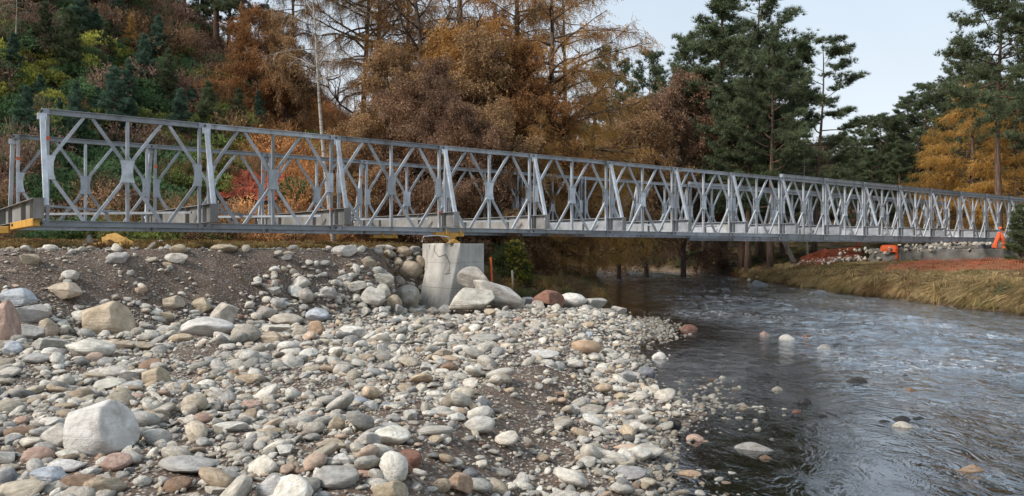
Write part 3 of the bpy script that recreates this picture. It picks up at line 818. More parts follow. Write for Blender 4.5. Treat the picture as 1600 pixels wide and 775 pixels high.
wake = np.zeros(len(X))
for a_, b_, c_ in RIVER_TAKEN:
    r_ = np.hypot(X - a_, Y - b_)
    wake = np.maximum(wake, np.exp(-((r_ - c_) / (0.35 * c_ + 0.05)) ** 2) * np.where(Y < b_ + 0.3 * c_, 1.0, 0.45))
    wake = np.maximum(wake, 0.9 * np.exp(-((X - a_) / (0.7 * c_)) ** 2) * smooth(b_ - 7 * c_, b_ - 0.8 * c_, Y) * (Y < b_))
for nm_, arr in (('chop', chop), ('wake', wake)):
    at_ = wme.attributes.new(nm_, 'FLOAT', 'POINT'); at_.data.foreach_set('value', arr.astype(np.float32))
prop(link('river_water', wme), kind='structure')

HAND = len(SPOTS) + len(RIVER_SPOTS)

# loose stones, each an object of its own, told apart only by kind and place
def free_spot(x, y, r):
    return all((x - a) ** 2 + (y - b) ** 2 > (r + c) ** 2 * 0.8 for a, b, c in taken)
KIND_WORD = {'pale': 'pale', 'white': 'white', 'grey': 'grey', 'tan': 'tan', 'pink': 'pinkish', 'warm': 'greyish tan', 'blue': 'bluish', 'sand': 'sandy yellow', 'orange': 'orange tan', 'brown': 'brown'}
ZONES = [  # polygon in the photograph, how many, size range in metres, place, flatness
 ([(0, 570), (420, 560), (420, 775), (0, 775)], 55, (0.09, 0.20), 'in the left foreground gravel'),
 ([(420, 590), (760, 590), (700, 775), (420, 775)], 42, (0.08, 0.17), 'in the middle foreground gravel'),
 ([(420, 500), (900, 495), (900, 590), (420, 590)], 32, (0.14, 0.27), 'on the gravel flat before the pier'),
 ([(880, 490), (1010, 490), (1040, 640), (1060, 770), (900, 770)], 26, (0.10, 0.21), 'on the shingle slope beside the water'),
 ([(380, 400), (560, 410), (560, 500), (380, 490)], 16, (0.15, 0.30), 'at the foot of the bank left of the pier'),
]
def in_zone(px, py, z): return bool(in_poly(np.array([px]), np.array([py]), z)[0])
rs = random.Random(21)
for poly, cnt, (lo, hi), place in ZONES:
    xs, ys = [p[0] for p in poly], [p[1] for p in poly]
    made = tries = 0
    while made < cnt and tries < cnt * 14:
        tries += 1
        px, py = rs.uniform(min(xs), max(xs)), rs.uniform(min(ys), max(ys))
        if not in_zone(px, py, poly): continue
        p = hit(px, py); r = lo + (hi - lo) * rs.random() ** 1.8; r /= 2
        if p.z < 0.03 or not free_spot(p.x, p.y, r * 1.2): continue
        c = rs.choices(['pale', 'white', 'grey', 'tan', 'pink', 'warm', 'blue', 'sand', 'orange', 'brown'], [9, 7, 9, 5, 2, 6, 2, 2, 1, 1])[0]
        o = link('stone', ROCKS[rs.choice(RND + [0, 1, 3, 5])])
        fl = rs.uniform(0.42, 0.72); o.scale = (r * 1.15, r * rs.uniform(0.7, 1.0), r * fl)
        o.rotation_euler = (rs.uniform(-0.2, 0.2), rs.uniform(-0.2, 0.2), rs.uniform(0, 6.28))
        o.location = (p.x, p.y, p.z + r * fl * 0.55)
        j = rs.uniform(0.85, 1.12); o.color = (*[v * j for v in COLS[c]], 1)
        prop(o, f'loose {KIND_WORD[c]} stone {place}', 'stone', f'{KIND_WORD[c]} stones {place}')
        taken.append((p.x, p.y, r)); made += 1

# gravel and cobbles nobody could count
GPROTO = [rock('pebble', 300 + i, 2, (0.30, 0.46, 0.58)[i % 3], M['gravel'], 0.14, i % 3 == 0) for i in range(8)]
pal = np.array([1.22, 1.19, 1.13]) * np.array([(0.49, 0.465, 0.43), (0.56, 0.545, 0.52), (0.37, 0.365, 0.355), (0.42, 0.38, 0.325), (0.44, 0.36, 0.28), (0.40, 0.31, 0.255), (0.30, 0.30, 0.31), (0.24, 0.17, 0.13), (0.15, 0.145, 0.14)])
pw = np.array([26, 24, 22, 12, 6, 3, 6, 1, 2.0]); pw /= pw.sum()
TK = np.array(taken)
def gravel(name, n, lo, hi, power, ymax, keep_dirt, wet_ok=0.0, seed=1, flat=(0.4, 0.75)):
    r = np.random.default_rng(seed)
    y = 3.4 + (ymax - 3.4) * r.random(n) ** 0.62
    x = r.uniform(-0.74, 0.34, n) * y + r.uniform(-0.6, 0.6, n)
    size = lo + (hi - lo) * r.random(n) ** power
    z = land(x, y)
    t, s = ts(x, y); tt = np.clip(t, -3, 12)
    d = dirtiness(x, y)
    sc = -1.2 + 0.10 * tt + 2.1 * smooth(6.6, 8.6, t)
    ok = (s < np.where(t < 11, sc + 0.9, 1.0)) & (z > -0.02 - wet_ok)
    clump = fbm(x * 1.6, y * 1.6, 77)
    ok &= r.random(n) < (1 - d * (1 - keep_dirt)) * (0.35 + 0.9 * smooth(0.35, 0.6, clump))
    x, y, z, size = x[ok], y[ok], z[ok], size[ok]
    for a, b, c in TK:
        if c < 0.12: continue
        k = (x - a) ** 2 + (y - b) ** 2 > (c * 0.85) ** 2
        x, y, z, size = x[k], y[k], z[k], size[k]
    n = len(x)
    h = size / 2
    fl = r.uniform(flat[0], flat[1], n)
    scl = np.column_stack([h * r.uniform(0.95, 1.35, n), h * r.uniform(0.7, 1.0, n), h * fl])
    rot = np.column_stack([r.normal(0, 0.3, n), r.normal(0, 0.3, n), r.uniform(0, 6.28, n)])
    ci = r.choice(len(pal), n, p=pw)
    tint = pal[ci] * r.uniform(0.62, 1.18, (n, 1))
    wetm = smooth(0.10, -0.03, z)[:, None]
    tint = tint * (1 - 0.45 * wetm)
    return scatter(name, np.column_stack([x, y, z + h * fl * np.where(r.random(n) < 0.25, 1.0, 0.45)]), rot, scl, r.integers(0, 8, n), tint, GPROTO, 'stuff')
gravel('river_cobbles', 14500, 0.07, 0.29, 3.4, 24, 0.06, -0.06, 1, (0.3, 0.65))
gravel('beach_gravel', 60000, 0.03, 0.115, 1.9, 25, 0.13, 0.08, 2, (0.35, 0.7))
gravel('fine_gravel', 70000, 0.014, 0.04, 1.2, 15, 0.22, 0.05, 3)

# stones tumbled down the bare bank: many along its crest and over its right half
def bank_stones(name, n, seed, pick):
    r = np.random.default_rng(seed)
    px = r.uniform(0, 660, n); py = r.uniform(384, 500, n)
    pts = []
    for a, b in zip(px, py):
        w = 0.13 + 0.8 * math.exp(-((b - 388) / 5) ** 2) + 0.8 * (smooth(360, 460, a) * smooth(405, 440, b)) + 0.5 * smooth(470, 490, b)
        if r.random() * 1.3 < w:
            p = hit(a, b)
            if p.y < 24: pts.append(p)
    P = np.array([tuple(p) for p in pts]); n = len(P)
    size = pick[0] + (pick[1] - pick[0]) * r.random(n) ** 2.2; h = size / 2
    fl = r.uniform(0.45, 0.8, n)
    scl = np.column_stack([h * r.uniform(0.95, 1.3, n), h * r.uniform(0.75, 1.0, n), h * fl])
    tint = pal[r.choice(len(pal), n, p=pw)] * r.uniform(0.85, 1.1, (n, 1))
    P[:, 2] += h * fl * 0.35
    return scatter(name, P, np.column_stack([r.normal(0, 0.3, n), r.normal(0, 0.3, n), r.uniform(0, 6.28, n)]), scl, r.integers(0, 8, n), tint, GPROTO, 'stuff')
bank_stones('bank_cobbles', 1100, 61, (0.05, 0.27))

# rubble packed round the foot of the pier
RUB = [(560, 475), (575, 492), (600, 492), (622, 492), (648, 492), (655, 470), (662, 455), (560, 455), (620, 445), (640, 458), (675, 492), (700, 492), (716, 490), (770, 492), (800, 486), (820, 480), (842, 482), (868, 480), (880, 474), (910, 472), (945, 470), (590, 430), (625, 420), (610, 405), (570, 415), (545, 440), (530, 470), (505, 465), (480, 470), (455, 465), (440, 480), (470, 450), (430, 455), (630, 398), (650, 395), (585, 396)]
rr = random.Random(4)
for i, (px, py) in enumerate(RUB):
    p = hit(px + rr.uniform(-6, 6), py + rr.uniform(-3, 3)); w = rr.uniform(0.10, 0.24)
    if p.y > 26: continue
    c = rr.choice(['pale', 'pale', 'warm', 'tan', 'grey', 'white'])
    o = link('stone', ROCKS[rr.choice([0, 1, 2, 3, 4, 5, 8, 11, 14])])
    o.scale = (w, w * rr.uniform(0.7, 1), w * rr.uniform(0.55, 0.85)); o.rotation_euler = (rr.uniform(-0.4, 0.4), rr.uniform(-0.4, 0.4), rr.uniform(0, 6.28))
    o.location = (p.x, p.y, p.z + w * 0.35); o.color = (*COLS[c], 1)
    side = 'left of the pier' if px < 690 else 'between the pier and the river'
    prop(o, f'{KIND_WORD[c]} angular rubble stone packed {side}', 'stone', f'{KIND_WORD[c]} rubble stones {side}')
# ------------------------------------------------------------------ the steel panel bridge
NP, PL, PH, ZC = 16, 3.048, 2.15, 2.48        # panels, panel length, chord spacing, height of the lower chord's axis
WID = 4.42
bridge = empty('truss_bridge', (BX, BY, ZC), math.atan2(BS, BC),
               'long grey galvanised steel truss bridge spanning the river', 'bridge')
w_, h_, f_, k_ = 0.055, 0.054, 0.013, 0.012
ISEC = [(-w_, -h_), (w_, -h_), (w_, -h_ + f_), (k_, -h_ + f_), (k_, h_ - f_), (w_, h_ - f_), (w_, h_), (-w_, h_), (-w_, h_ - f_), (-k_, h_ - f_), (-k_, -h_ + f_), (-w_, -h_ + f_)]
def chord(mb, x0, x1, z):
    mb.section((x0, 0, z), (x1, 0, z), ISEC, (0, 1, 0))
    for xe, sg in ((x0, 1), (x1, -1)):                       # forked lug at each end
        mb.box((xe + sg * 0.06, -0.045, z), (0.125, 0.026, 0.105)); mb.box((xe + sg * 0.06, 0.045, z), (0.125, 0.026, 0.105))
def panel_mesh():
    mb = MB(); chord(mb, 0.004, PL - 0.004, 0); return mb.mesh('truss_panel', M['steel'])
PANEL = panel_mesh()
TOPC = PANEL.copy(); TOPC.name = 'top_chord'
CH = h_ - 0.004
POSTS = [MB().box((x, 0, PH / 2), (0.058, 0.070, PH - 2 * CH)).mesh('post', M['steel']) for x in (0.10, PL / 2, PL - 0.10)]
def chan(a, b):
    a, b = Vector(a), Vector(b); mb = MB()
    mb.bar(a, b, 0.060, 0.050, (0, 1, 0))
    return mb.mesh('diagonal', M['steel'])
gz, gx_ = 0.17, 0.055
DIAG = []
for xa, xg, sg in ((0.80 - 0.075, 0.10, 1), (0.80 + 0.075, PL / 2, -1), (2.248 - 0.075, PL / 2, 1), (2.248 + 0.075, PL - 0.10, -1)):
    for up in (1, -1):
        z0 = PH / 2 + up * (PH / 2 - CH - 0.004); z1 = PH / 2 + up * gz
        DIAG.append(chan((xa, 0, z0), (xg + sg * gx_, 0, z1)))
def gusset(side):
    """waisted plate at mid height: both halves, or one only beside an end post"""
    prof = [(0.135, 0.225), (0.105, 0.12), (0.096, 0), (0.105, -0.12), (0.135, -0.225)]
    mb = MB()
    for yy in (-0.043, 0.037):
        right = prof if side in (0, 1) else [(0.04, 0.235), (0.04, -0.235)]
        left = [(-a, b) for a, b in prof[::-1]] if side in (0, -1) else [(-0.04, -0.235), (-0.04, 0.235)]
        mb.prism([(a, b) for a, b in right + left], 'y', yy, yy + 0.006)
    return mb.mesh('gusset_plate', M['steel_pale'])
GUS = [(gusset(1), 0.10), (gusset(0), PL / 2), (gusset(-1), PL - 0.10)]
pin = MB()
for z in (0, PH): pin.tube([(0, -0.075, z), (0, 0.075, z)], 0.024, 8)
PIN = pin.mesh('pin', M['dark_steel'])
MARK = MB().box((0, -0.0385, 0), (0.072, 0.003, 0.075)).mesh('paint_mark', M['orange_paint'])
def add_panel(i, s):
    p = link('truss_panel', PANEL, bridge, (i * PL, s, 0))
    link('top_chord', TOPC, p, (0, 0, PH))
    for m in POSTS: link('post', m, p)
    for m in DIAG: link('diagonal', m, p)
    for m, x in GUS: link('gusset_plate', m, p, (x, 0, PH / 2))
    link('pin', PIN, p, (0, 0, 0))
    if i < 3:
        rr = random.Random(i + int(s)); link('paint_mark', MARK, p, (0.10, 0, PH * 0.76)); 
        if i: link('paint_mark', MARK, p, (PL - 0.10, 0, PH * (0.2 if s == 0 else 0.78)))
    return p
for i in range(NP):
    for s in (0, WID): add_panel(i, s)
# reinforcing chords bolted over and under the middle of the span
rc = MB(); chord(rc, 0.012, PL - 0.012, 0)
for x in (0.8, 2.25): rc.box((x, 0, -h_ - 0.008), (0.12, 0.09, 0.016))
RC = rc.mesh('reinforcing_chord', M['steel'])
for i in range(8, NP):
    for s in (0, WID):
        link('reinforcing_chord', RC, bridge, (i * PL, s, PH + 2 * h_ + 0.017))
        link('reinforcing_chord', RC, bridge, (i * PL, s, -2 * h_ - 0.001))
# cross beams with stiffened webs; their ends stand out past the trusses
T0, T1 = -0.66, WID + 0.66
tz0, tz1 = h_ + 0.004, h_ + 0.394
tb = MB()
tb.box((0, (T0 + T1) / 2, tz0 + 0.007), (0.17, T1 - T0, 0.014)); tb.box((0, (T0 + T1) / 2, tz1 - 0.007), (0.19, T1 - T0, 0.014))
tb.box((0, (T0 + T1) / 2, (tz0 + tz1) / 2), (0.012, T1 - T0, tz1 - tz0 - 0.028))
TRAN = tb.mesh('transom', M['steel_dull']); TRAN2 = TRAN.copy(); TRAN2.materials[0] = M['steel']
sf = MB()
sf.box((-0.045, 0, (tz0 + tz1) / 2), (0.078, 0.010, tz1 - tz0 - 0.034)); sf.box((0.045, 0, (tz0 + tz1) / 2), (0.078, 0.010, tz1 - tz0 - 0.034))
STIF = sf.mesh('stiffener', M['steel_dull'])
EPL = MB().box((0, 0, (tz0 + tz1) / 2), (0.165, 0.012, tz1 - tz0 - 0.03)).mesh('end_plate', M['steel_dull'])
RAKER = []
for sgn, s in ((-1, 0.0), (1, WID)):
    mb = MB()
    mb.bar((0.0, s + sgn * 0.10, PH - 0.10), (0.0, s + sgn * 0.60, tz1 + 0.02 - 0.16), 0.085, 0.07, (0, 1, 0))
    mb.box((0.0, s + sgn * 0.075, PH - 0.11), (0.16, 0.05, 0.12))
    RAKER.append(mb.mesh('raker', M['steel_pale']))
BOLT = MB().tube([(-0.07, 0, 0), (0.07, 0, 0)], 0.02, 6).mesh('bolt', M['dark_steel'])
for i in range(NP + 1):
    xx = i * PL + (-0.02 if i == 0 else 0.0)
    tr = link('transom', TRAN if i < 5 else TRAN2, bridge, (xx + (-0.11 if i == 0 else 0.0), 0, 0))
    for y in (T0 + 0.5, 1.1, WID - 1.1, T1 - 0.5): link('stiffener', STIF, tr, (0, y, 0))
    for y in (T0 - 0.007, T1 + 0.007): link('end_plate', EPL, tr, (0, y, 0))
    for m, sgn, s in zip(RAKER, (-1, 1), (0, WID)):
        r = link('raker', m, bridge, (xx + 0.02, 0, 0))
        link('bolt', BOLT, r, (0, s + sgn * 0.57, tz1 - 0.06))
for i in range(NP):
    for a, b, dz in ((0.5, WID - 0.5, 0), (WID - 0.5, 0.5, -0.06)):
        mb = MB().bar((0.12, a, 0.36 + dz), (PL - 0.12, b, 0.36 + dz), 0.05, 0.05)
        if i: me = SWAY[0 if a < 1 else 1]
        else:
            me = mb.mesh('sway_brace', M['steel'])
            if a < 1: SWAY = [me]
            else: SWAY.append(me)
        link('sway_brace', me, bridge, (i * PL, 0, 0))
OM = MB().box((0, 0, 0.02), (0.11, 0.13, 0.04)).mesh('paint_mark', M['orange_paint'])
link('paint_mark', OM, bridge, (-0.06, 2.5, tz1 + 0.002))

# ------------------------------------------------------------------ pier and far abutment
def bridge_empty(name, t, s, z, label, cat, group=None):
    p = at_bridge(t, s, z)
    return empty(name, p, math.atan2(BS, BC), label, cat, group)
pier = bridge_empty('bridge_pier', 9.21, 0, 0, 'pale concrete bridge pier of a sloping buttress beside a square block', 'pier')
mb = MB().prism([(0, 2.125), (-0.05, 2.125), (-0.56, 0.02), (0, 0.02)], 'y', -0.78, 0.62)
bt = mb.build('buttress', M['concrete'], pier, bevel=0.025)
blk = MB().box((0.68, 0.62, 1.10), (1.18, 1.3, 2.04)).build('block', M['concrete'], pier, bevel=0.02)
jn = MB().box((0.046, 0.40, 1.08), (0.086, 0.70, 2.00)).build('joint_strip', M['joint'], pier)
cap = bridge_empty('concrete_block', 9.6, WID - 0.2, 0, 'low concrete bearing block under the far yellow roller', 'concrete block')
MB().box((0.2, 0, 1.55), (1.5, 1.3, 1.06)).build('body', M['concrete'], cap, bevel=0.02)
MB().box((0.2, 0, 2.092), (0.9, 0.5, 0.02)).build('bearing_pad', M['dark_steel'], cap)

def roller(t, s, z, label, length=0.85):
    r = bridge_empty('launching_roller', t, s, z, label, 'roller', 'yellow launching rollers under the bridge')
    L = length / 2
    MB().box((0, -0.10, 0.095), (length, 0.02, 0.10)).box((0, 0.10, 0.095), (length, 0.02, 0.10)).box((0, 0, 0.056), (length, 0.18, 0.016)).build('frame', M['yellow'], r)
    for x in (-L * 0.62, L * 0.62):
        MB().tube([(x, -0.085, 0.10), (x, 0.085, 0.10)], 0.055, 12).build('wheel', M['dark_steel'], r)
    for x in (-L * 0.25, L * 0.72):
        MB().box((x, -0.125, 0.15), (0.07, 0.03, 0.12)).build('lug', M['yellow'], r)
    return r
ZB = ZC - h_                    # underside of the lower chord
r1 = roller(9.25, -0.12, ZB - 0.165, 'yellow launching roller sitting on the near concrete pier')
MB().prism([(-0.20, 0.045), (0.20, 0.045), (0, -0.125)][::-1], 'y', -0.10, 0.10).build('rocker', M['yellow'], r1)
wd = bridge_empty('wedge', 9.22, -0.42, 2.128, 'small yellow triangular wedge on top of the pier', 'wedge')
MB().prism([(-0.19, 0), (0.19, 0), (0.0, 0.105)], 'y', -0.08, 0.08).build('wedge_body', M['yellow'], wd, bevel=0.006)
r2 = roller(9.85, WID, ZB - 0.165, 'yellow launching roller under the far truss beside the bank crest', 0.85)
# wire lying over the pier's top and its sloping face
tg = bridge_empty('steel_rod', 8.7, -0.4, 2.13, 'bent pale steel rod lying on the pier top', 'rod')
MB().tube([(-0.55, -0.2, 0.02), (-0.5, -0.2, 0.16), (-0.1, -0.15, 0.19), (0.25, -0.2, 0.15), (0.27, -0.2, 0.02)], 0.014, 6).build('rod', M['steel_pale'], tg)
cb = bridge_empty('rope', 9.0, -0.8, 0, 'dark thin rope looped over the sloping face of the pier', 'rope')
def face(u, y):      # a point on the sloping face: u from 0 (top) to 1 (foot)
    return (0.155 - 0.51 * u, y + 0.7, 2.125 - 2.105 * u)
pts = [face(0.02, 0.5), face(0.10, 0.42), face(0.17, 0.15), face(0.14, -0.15), face(0.24, -0.42), face(0.33, -0.48), face(0.38, -0.3), face(0.36, -0.55)]
MB().tube([(a - 0.01, b, c + 0.004) for a, b, c in pts], 0.006, 5).build('strand', M['dark_steel'], cb)
for n, (px0, py0, px1, py1) in enumerate([(545, 391, 592, 424), (572, 391, 612, 421)]):
    a, b = hit(px0, py0), hit(px1, py1)
    o = MB().tube([a + Vector((0, 0, 0.05)), (a + b) / 2 + Vector((0, -0.04, 0.06)), b + Vector((0, -0.03, 0.04))], 0.017, 6).build('steel_bar', M['wood_grey'])
    prop(o, ('lower', 'upper')[n] + ' thin pale bar lying down the dirt bank left of the pier', 'bar')

# far abutment: one long concrete sill across the end of the bridge
ab = bridge_empty('far_abutment', 42.4, 0, 0, 'long grey concrete abutment under the far end of the bridge', 'abutment')
MB().box((0.6, WID / 2 + 0.1, 1.45), (1.6, WID + 3.0, 1.02)).build('sill', M['concrete_shaded'], ab, bevel=0.03)
MB().box((0.9, WID / 2 + 0.1, 2.04), (0.9, WID + 1.6, 0.13)).build('ledge', M['concrete_shaded'], ab, bevel=0.02)
for s, z in ((0.0, 1.965), (WID, 1.965)):
    MB().box((0.10, s, 2.06), (0.5, 0.4, 0.19)).build('bearing', M['dark_steel'], ab)
MB().box((0.6, -2.9, 1.25), (0.9, 2.4, 0.4)).build('wing', M['concrete'], ab, bevel=0.03)

# yellow box beams tucked under the near end
def yellow_beam(pa, pb, label, h=0.15):
    o = MB().bar(pa, pb, 0.12, h).build('lifting_beam', M['yellow'], bevel=0.012); prop(o, label, 'beam')
    return o
e0 = at_bridge(-0.13, 0.0, ZB - 0.0)
yellow_beam(at_bridge(-0.16, -0.55, ZC + 0.00), at_bridge(-0.22, 2.3, ZC - 0.02), 'yellow box beam with a bolt hole under the near end of the bridge')
hp = MB().tube([at_bridge(-0.30, 1.9, ZC - 0.0), at_bridge(-0.1, 1.9, ZC + 0.0)], 0.03, 8).mesh('bolt_hole', M['dark_steel'])
bo = [o for o in COL.objects if o.name.startswith('lifting_beam')][0]
link('bolt_hole', hp, bo)
yellow_beam(at_bridge(-2.0, 3.4, ZC - 0.13), at_bridge(-0.25, 2.6, ZC - 0.09), 'yellow lever beam reaching out of the photo at left')

# ------------------------------------------------------------------ small things on the bank
# yellow webbing sling dropped in a heap
p = hit(176, 388)
sl = empty('lifting_sling', p, 0, 'heap of yellow webbing sling lying on the bank crest', 'sling')
def ribbon(pts, w, th, name):
    mb = MB(); P = [Vector(q) for q in pts]; V = []; n = len(P)
    for i, q in enumerate(P):
        d = (P[min(i + 1, n - 1)] - P[max(i - 1, 0)]).normalized()
        sd = d.cross(Vector((0.1, -1, 0.25))).normalized()
        nn = d.cross(sd)
        for a, b in ((-1, -1), (1, -1), (1, 1), (-1, 1)): V.append(q + sd * a * w / 2 + nn * b * th / 2)
    F = [(4 * i + k, 4 * i + (k + 1) % 4, 4 * i + 4 + (k + 1) % 4, 4 * i + 4 + k) for i in range(n - 1) for k in range(4)] + [(0, 1, 2, 3), (4 * n - 4, 4 * n - 3, 4 * n - 2, 4 * n - 1)]
    return mb.add(V, F).build(name, M['strap'], sl)
ribbon([(-0.50, 0.1, 0.05), (-0.30, 0.0, 0.08), (-0.05, -0.05, 0.07), (0.12, 0.05, 0.09), (0.30, -0.05, 0.02)], 0.13, 0.02, 'strap')
ribbon([(-0.22, 0.1, 0.10), (-0.16, 0.08, 0.27), (0.04, 0.05, 0.30), (0.22, 0.02, 0.20), (0.42, 0.0, 0.12), (0.52, -0.05, 0.0)], 0.13, 0.02, 'strap')
ribbon([(-0.20, -0.1, 0.20), (0.0, -0.1, 0.26), (0.16, -0.12, 0.18), (0.34, -0.1, 0.21), (0.47, -0.08, 0.10), (0.40, -0.12, -0.04)], 0.11, 0.02, 'strap')
ribbon([(0.24, -0.2, 0.10), (0.34, -0.28, 0.02), (0.44, -0.35, -0.06), (0.52, -0.42, -0.10)], 0.10, 0.02, 'strap')
# grey driftwood stump
p = hit(126, 386); p.y += 0.3
dw = empty('driftwood', p, 0.2, 'small weathered grey stump with a forked branch on the bank', 'driftwood')
MB().tube([(0.05, 0, -0.05), (0.06, 0, 0.14), (0.03, 0.02, 0.30)], [0.11, 0.08, 0.05], 8).build('stump', M['wood_grey'], dw)
MB().tube([(0.0, 0, 0.10), (-0.16, 0, 0.06), (-0.42, 0.05, -0.01)], [0.05, 0.035, 0.015], 6).build('branch', M['wood_grey'], dw)
p = hit(238, 384); p.y += 0.5
bg = empty('plastic_bag', p, 0, 'crumpled whitish plastic bag on the bank under the bridge', 'bag')
V, F = ico(3); V = V * fold(V, 5, 0.25, 3.2)[:, None] * np.array([0.11, 0.08, 0.10])
link('bag', new_mesh('bag', V, F, [simple('bag_plastic', (0.5, 0.5, 0.5), 0.4)], True), bg, (0, 0, 0.07))
# marker posts right of the pier
def post_at(px, top, bot, D, r, mat, label, name):
    x = (px - 800) / FPX * D; z0 = min(CAM_Z - (bot - 387.5) / FPX * D, land1(x, D) + 0.0); z1 = CAM_Z - (top - 387.5) / FPX * D
    o = MB().tube([(x, D, z0 - 0.1), (x + 0.01, D, (z0 + z1) / 2), (x - 0.012, D, z1)], r, 8).build(name, mat); prop(o, label, 'post'); return o
post_at(767.5, 402, 428, 22.5, 0.032, M['net_bright'], 'bright orange marker post standing right of the pier', 'marker_post')
post_at(801, 422, 436, 24.5, 0.035, M['wood_grey'], 'short grey wooden stake among the bushes right of the pier', 'wooden_stake')

# orange plastic netting: real strands with open cells, draped over the ground
def net(name, mat, o, u, v, nu, nv, lift, label, w=0.035, cat='netting', seed=1, wob=0.12, fit=True):
    """a net spread from o along u and v; each strand is a thin strip"""
    o, u, v = Vector(o), Vector(u), Vector(v)
    I, J = np.meshgrid(np.linspace(0, 1, nu + 1), np.linspace(0, 1, nv + 1), indexing='ij')
    P = np.array(o)[None, None] + I[..., None] * np.array(u) + J[..., None] * np.array(v)
    wv = (fbm(I * 7 + seed, J * 5, seed, 3) - 0.5)
    P[..., 0] += wob * 1.6 * wv; P[..., 1] += wob * 1.3 * (fbm(I * 6, J * 6 + seed, seed + 4, 3) - 0.5)
    if fit:
        g = land(P[..., 0].ravel(), P[..., 1].ravel()).reshape(P.shape[:2])
        P[..., 2] = g + lift + wob * 1.5 * np.abs(fbm(I * 9, J * 7 + seed, seed + 8, 3) - 0.45)
    V, F = [], []
    def strip(A, B, side):
        k = len(V); V.extend([A - side, A + side, B + side, B - side]); F.append((k, k + 1, k + 2, k + 3))
    un, vn = np.array(u.normalized()) * w / 2, np.array(v.normalized()) * w / 2
    for i in range(nu + 1):
        for j in range(nv):
            strip(P[i, j], P[i, j + 1], un)
    for i in range(nu):
        for j in range(nv + 1):
            strip(P[i, j], P[i + 1, j], vn)
    me = new_mesh(name, np.array(V), np.array(F), [mat])
    ob = link(name, me); prop(ob, label, cat)
    return ob
nA = at_bridge(42.4, -1.5)
net('safety_netting', M['net'], (16.8, 36.5, 0), (2.6, -8.5, 0), (5.4, 6.6, 0), 74, 66, 0.10, 'orange plastic safety netting spread over the grass below the far abutment', seed=3, wob=0.22, w=0.030)
qa, qb, qc = hit(346, 332), hit(430, 330), hit(374, 284)
NETC = (qb + qc) / 2
net('safety_netting', M['net'], qa, qb - qa, qc - qa, 56, 44, 0.42, 'faded orange netting heaped behind the bridge on the left hillside foot', seed=9, wob=0.30, w=0.026)
net('safety_netting', M['net_dull'], (-6.5, 23.2, 0), (3.6, 2.8, 0), (-0.5, 0.8, 0), 44, 10, 0.05, 'orange netting lying on the ground beyond the bank crest', seed=5, wob=0.25, w=0.05)
def fence_net(name, mat, A, B, h, nu, nv, label, seed, w=0.05, posts=True):
    A, B = Vector(A), Vector(B)
    n = net(name, mat, A, B - A, (0, 0, h), nu, nv, 0, label, w, 'netting', seed, 0.18 if w < 0.09 else 0.05, False)
    return n
def gpt(x, y, dz=0): return Vector((x, y, land1(x, y) + dz))
p0, p1, p2, p3 = gpt(16.4, 45.5, .05), gpt(18.3, 46.5, .1), gpt(20.5, 47.8, .1), gpt(21.6, 49.5, .1)
fence_net('safety_netting', M['net'], p0, p1, 0.85, 16, 10, 'low sagging orange net at the left end by the tree trunks', 12)
fence_net('safety_netting', M['net'], p1, p2, 0.75, 18, 9, 'sagging orange net running up the grassy far bank', 13)
fence_net('safety_netting', M['net'], p2, p3, 1.5, 12, 14, 'orange net rising to the bridge left of the grey stones', 14)
p = at_bridge(42.0, WID + 0.9)
q = at_bridge(42.3, WID + 0.2)
fence_net('barrier_sheet', M['net_bright'], (p.x, p.y - 0.3, 1.85), (q.x, q.y - 0.3, 1.85), 0.24, 5, 2, 'bright orange sheet hanging under the left end of the far abutment', 15, w=0.15)
fence_net('barrier_tail', M['net_bright'], (q.x - .05, q.y - .36, 1.15), (q.x + .02, q.y - .36, 1.15), 0.75, 1, 6, 'thin bright orange strip hanging down the left end of the far abutment', 16, w=0.10)
# bright orange netting slung over a trestle at the far end
tp = at_bridge(41.6, -1.05); tp.z = 1.98
ft = empty('orange_trestle', tp, 0.0, 'bright orange netting slung over a small trestle at the far end of the bridge', 'trestle')
for sx in (-1, 1):
    MB().bar((0, 0, 0.78), (sx * 0.27, 0, -0.1), 0.05, 0.05).build('trestle_leg', M['wood_grey'], ft)
    mb = MB(); rr = random.Random(sx + 5)
    pts = [(0.02 * sx, -0.03, 0.80), (0.10 * sx, -0.06, 0.55), (0.20 * sx, -0.05, 0.30), (0.26 * sx, -0.04, 0.02)]
    mb.tube(pts, [0.07, 0.11, 0.10, 0.14], 7).build('net_fold', M['net_bright'], ft)
V, F = ico(2); V = V * fold(V, 8, 0.2, 3)[:, None] * np.array([0.085, 0.08, 0.07])
link('net_knot', new_mesh('net_knot', V, F, [M['net_bright']], True), ft, (0.05, 0, 1.02))
MB().tube([(0.12, 0, 0.86), (0.24, 0, 0.80), (0.30, 0, 0.84)], [0.02, 0.04, 0.02], 6).build('net_end', M['net_bright'], ft)
MB().tube([(0.02, 0, 0.78), (0.02, 0, 1.0)], 0.03, 6).build('trestle_post', M['wood_grey'], ft)
a = at_bridge(41.8, -1.9, 2.0)
pb = MB().box((0, 0, -0.35), (0.30, 0.05, 0.95), Matrix.Rotation(-0.25, 3, 'Y')).build('plank', M['wood_grey']); pb.location = a; pb.rotation_euler = (0.35, 0, 0)
prop(pb, 'grey plank leaning at the right end of the far abutment', 'plank')
ra = at_bridge(41.4, -2.5, 1.95)
rb = MB().tube([(0, 0, 0.05), (0.8, 0.1, -0.02), (1.9, 0.1, -0.15)], 0.05, 6).build('pole', M['wood_grey']); rb.location = ra
prop(rb, 'grey pole lying right of the leaning plank on the far bank', 'pole')
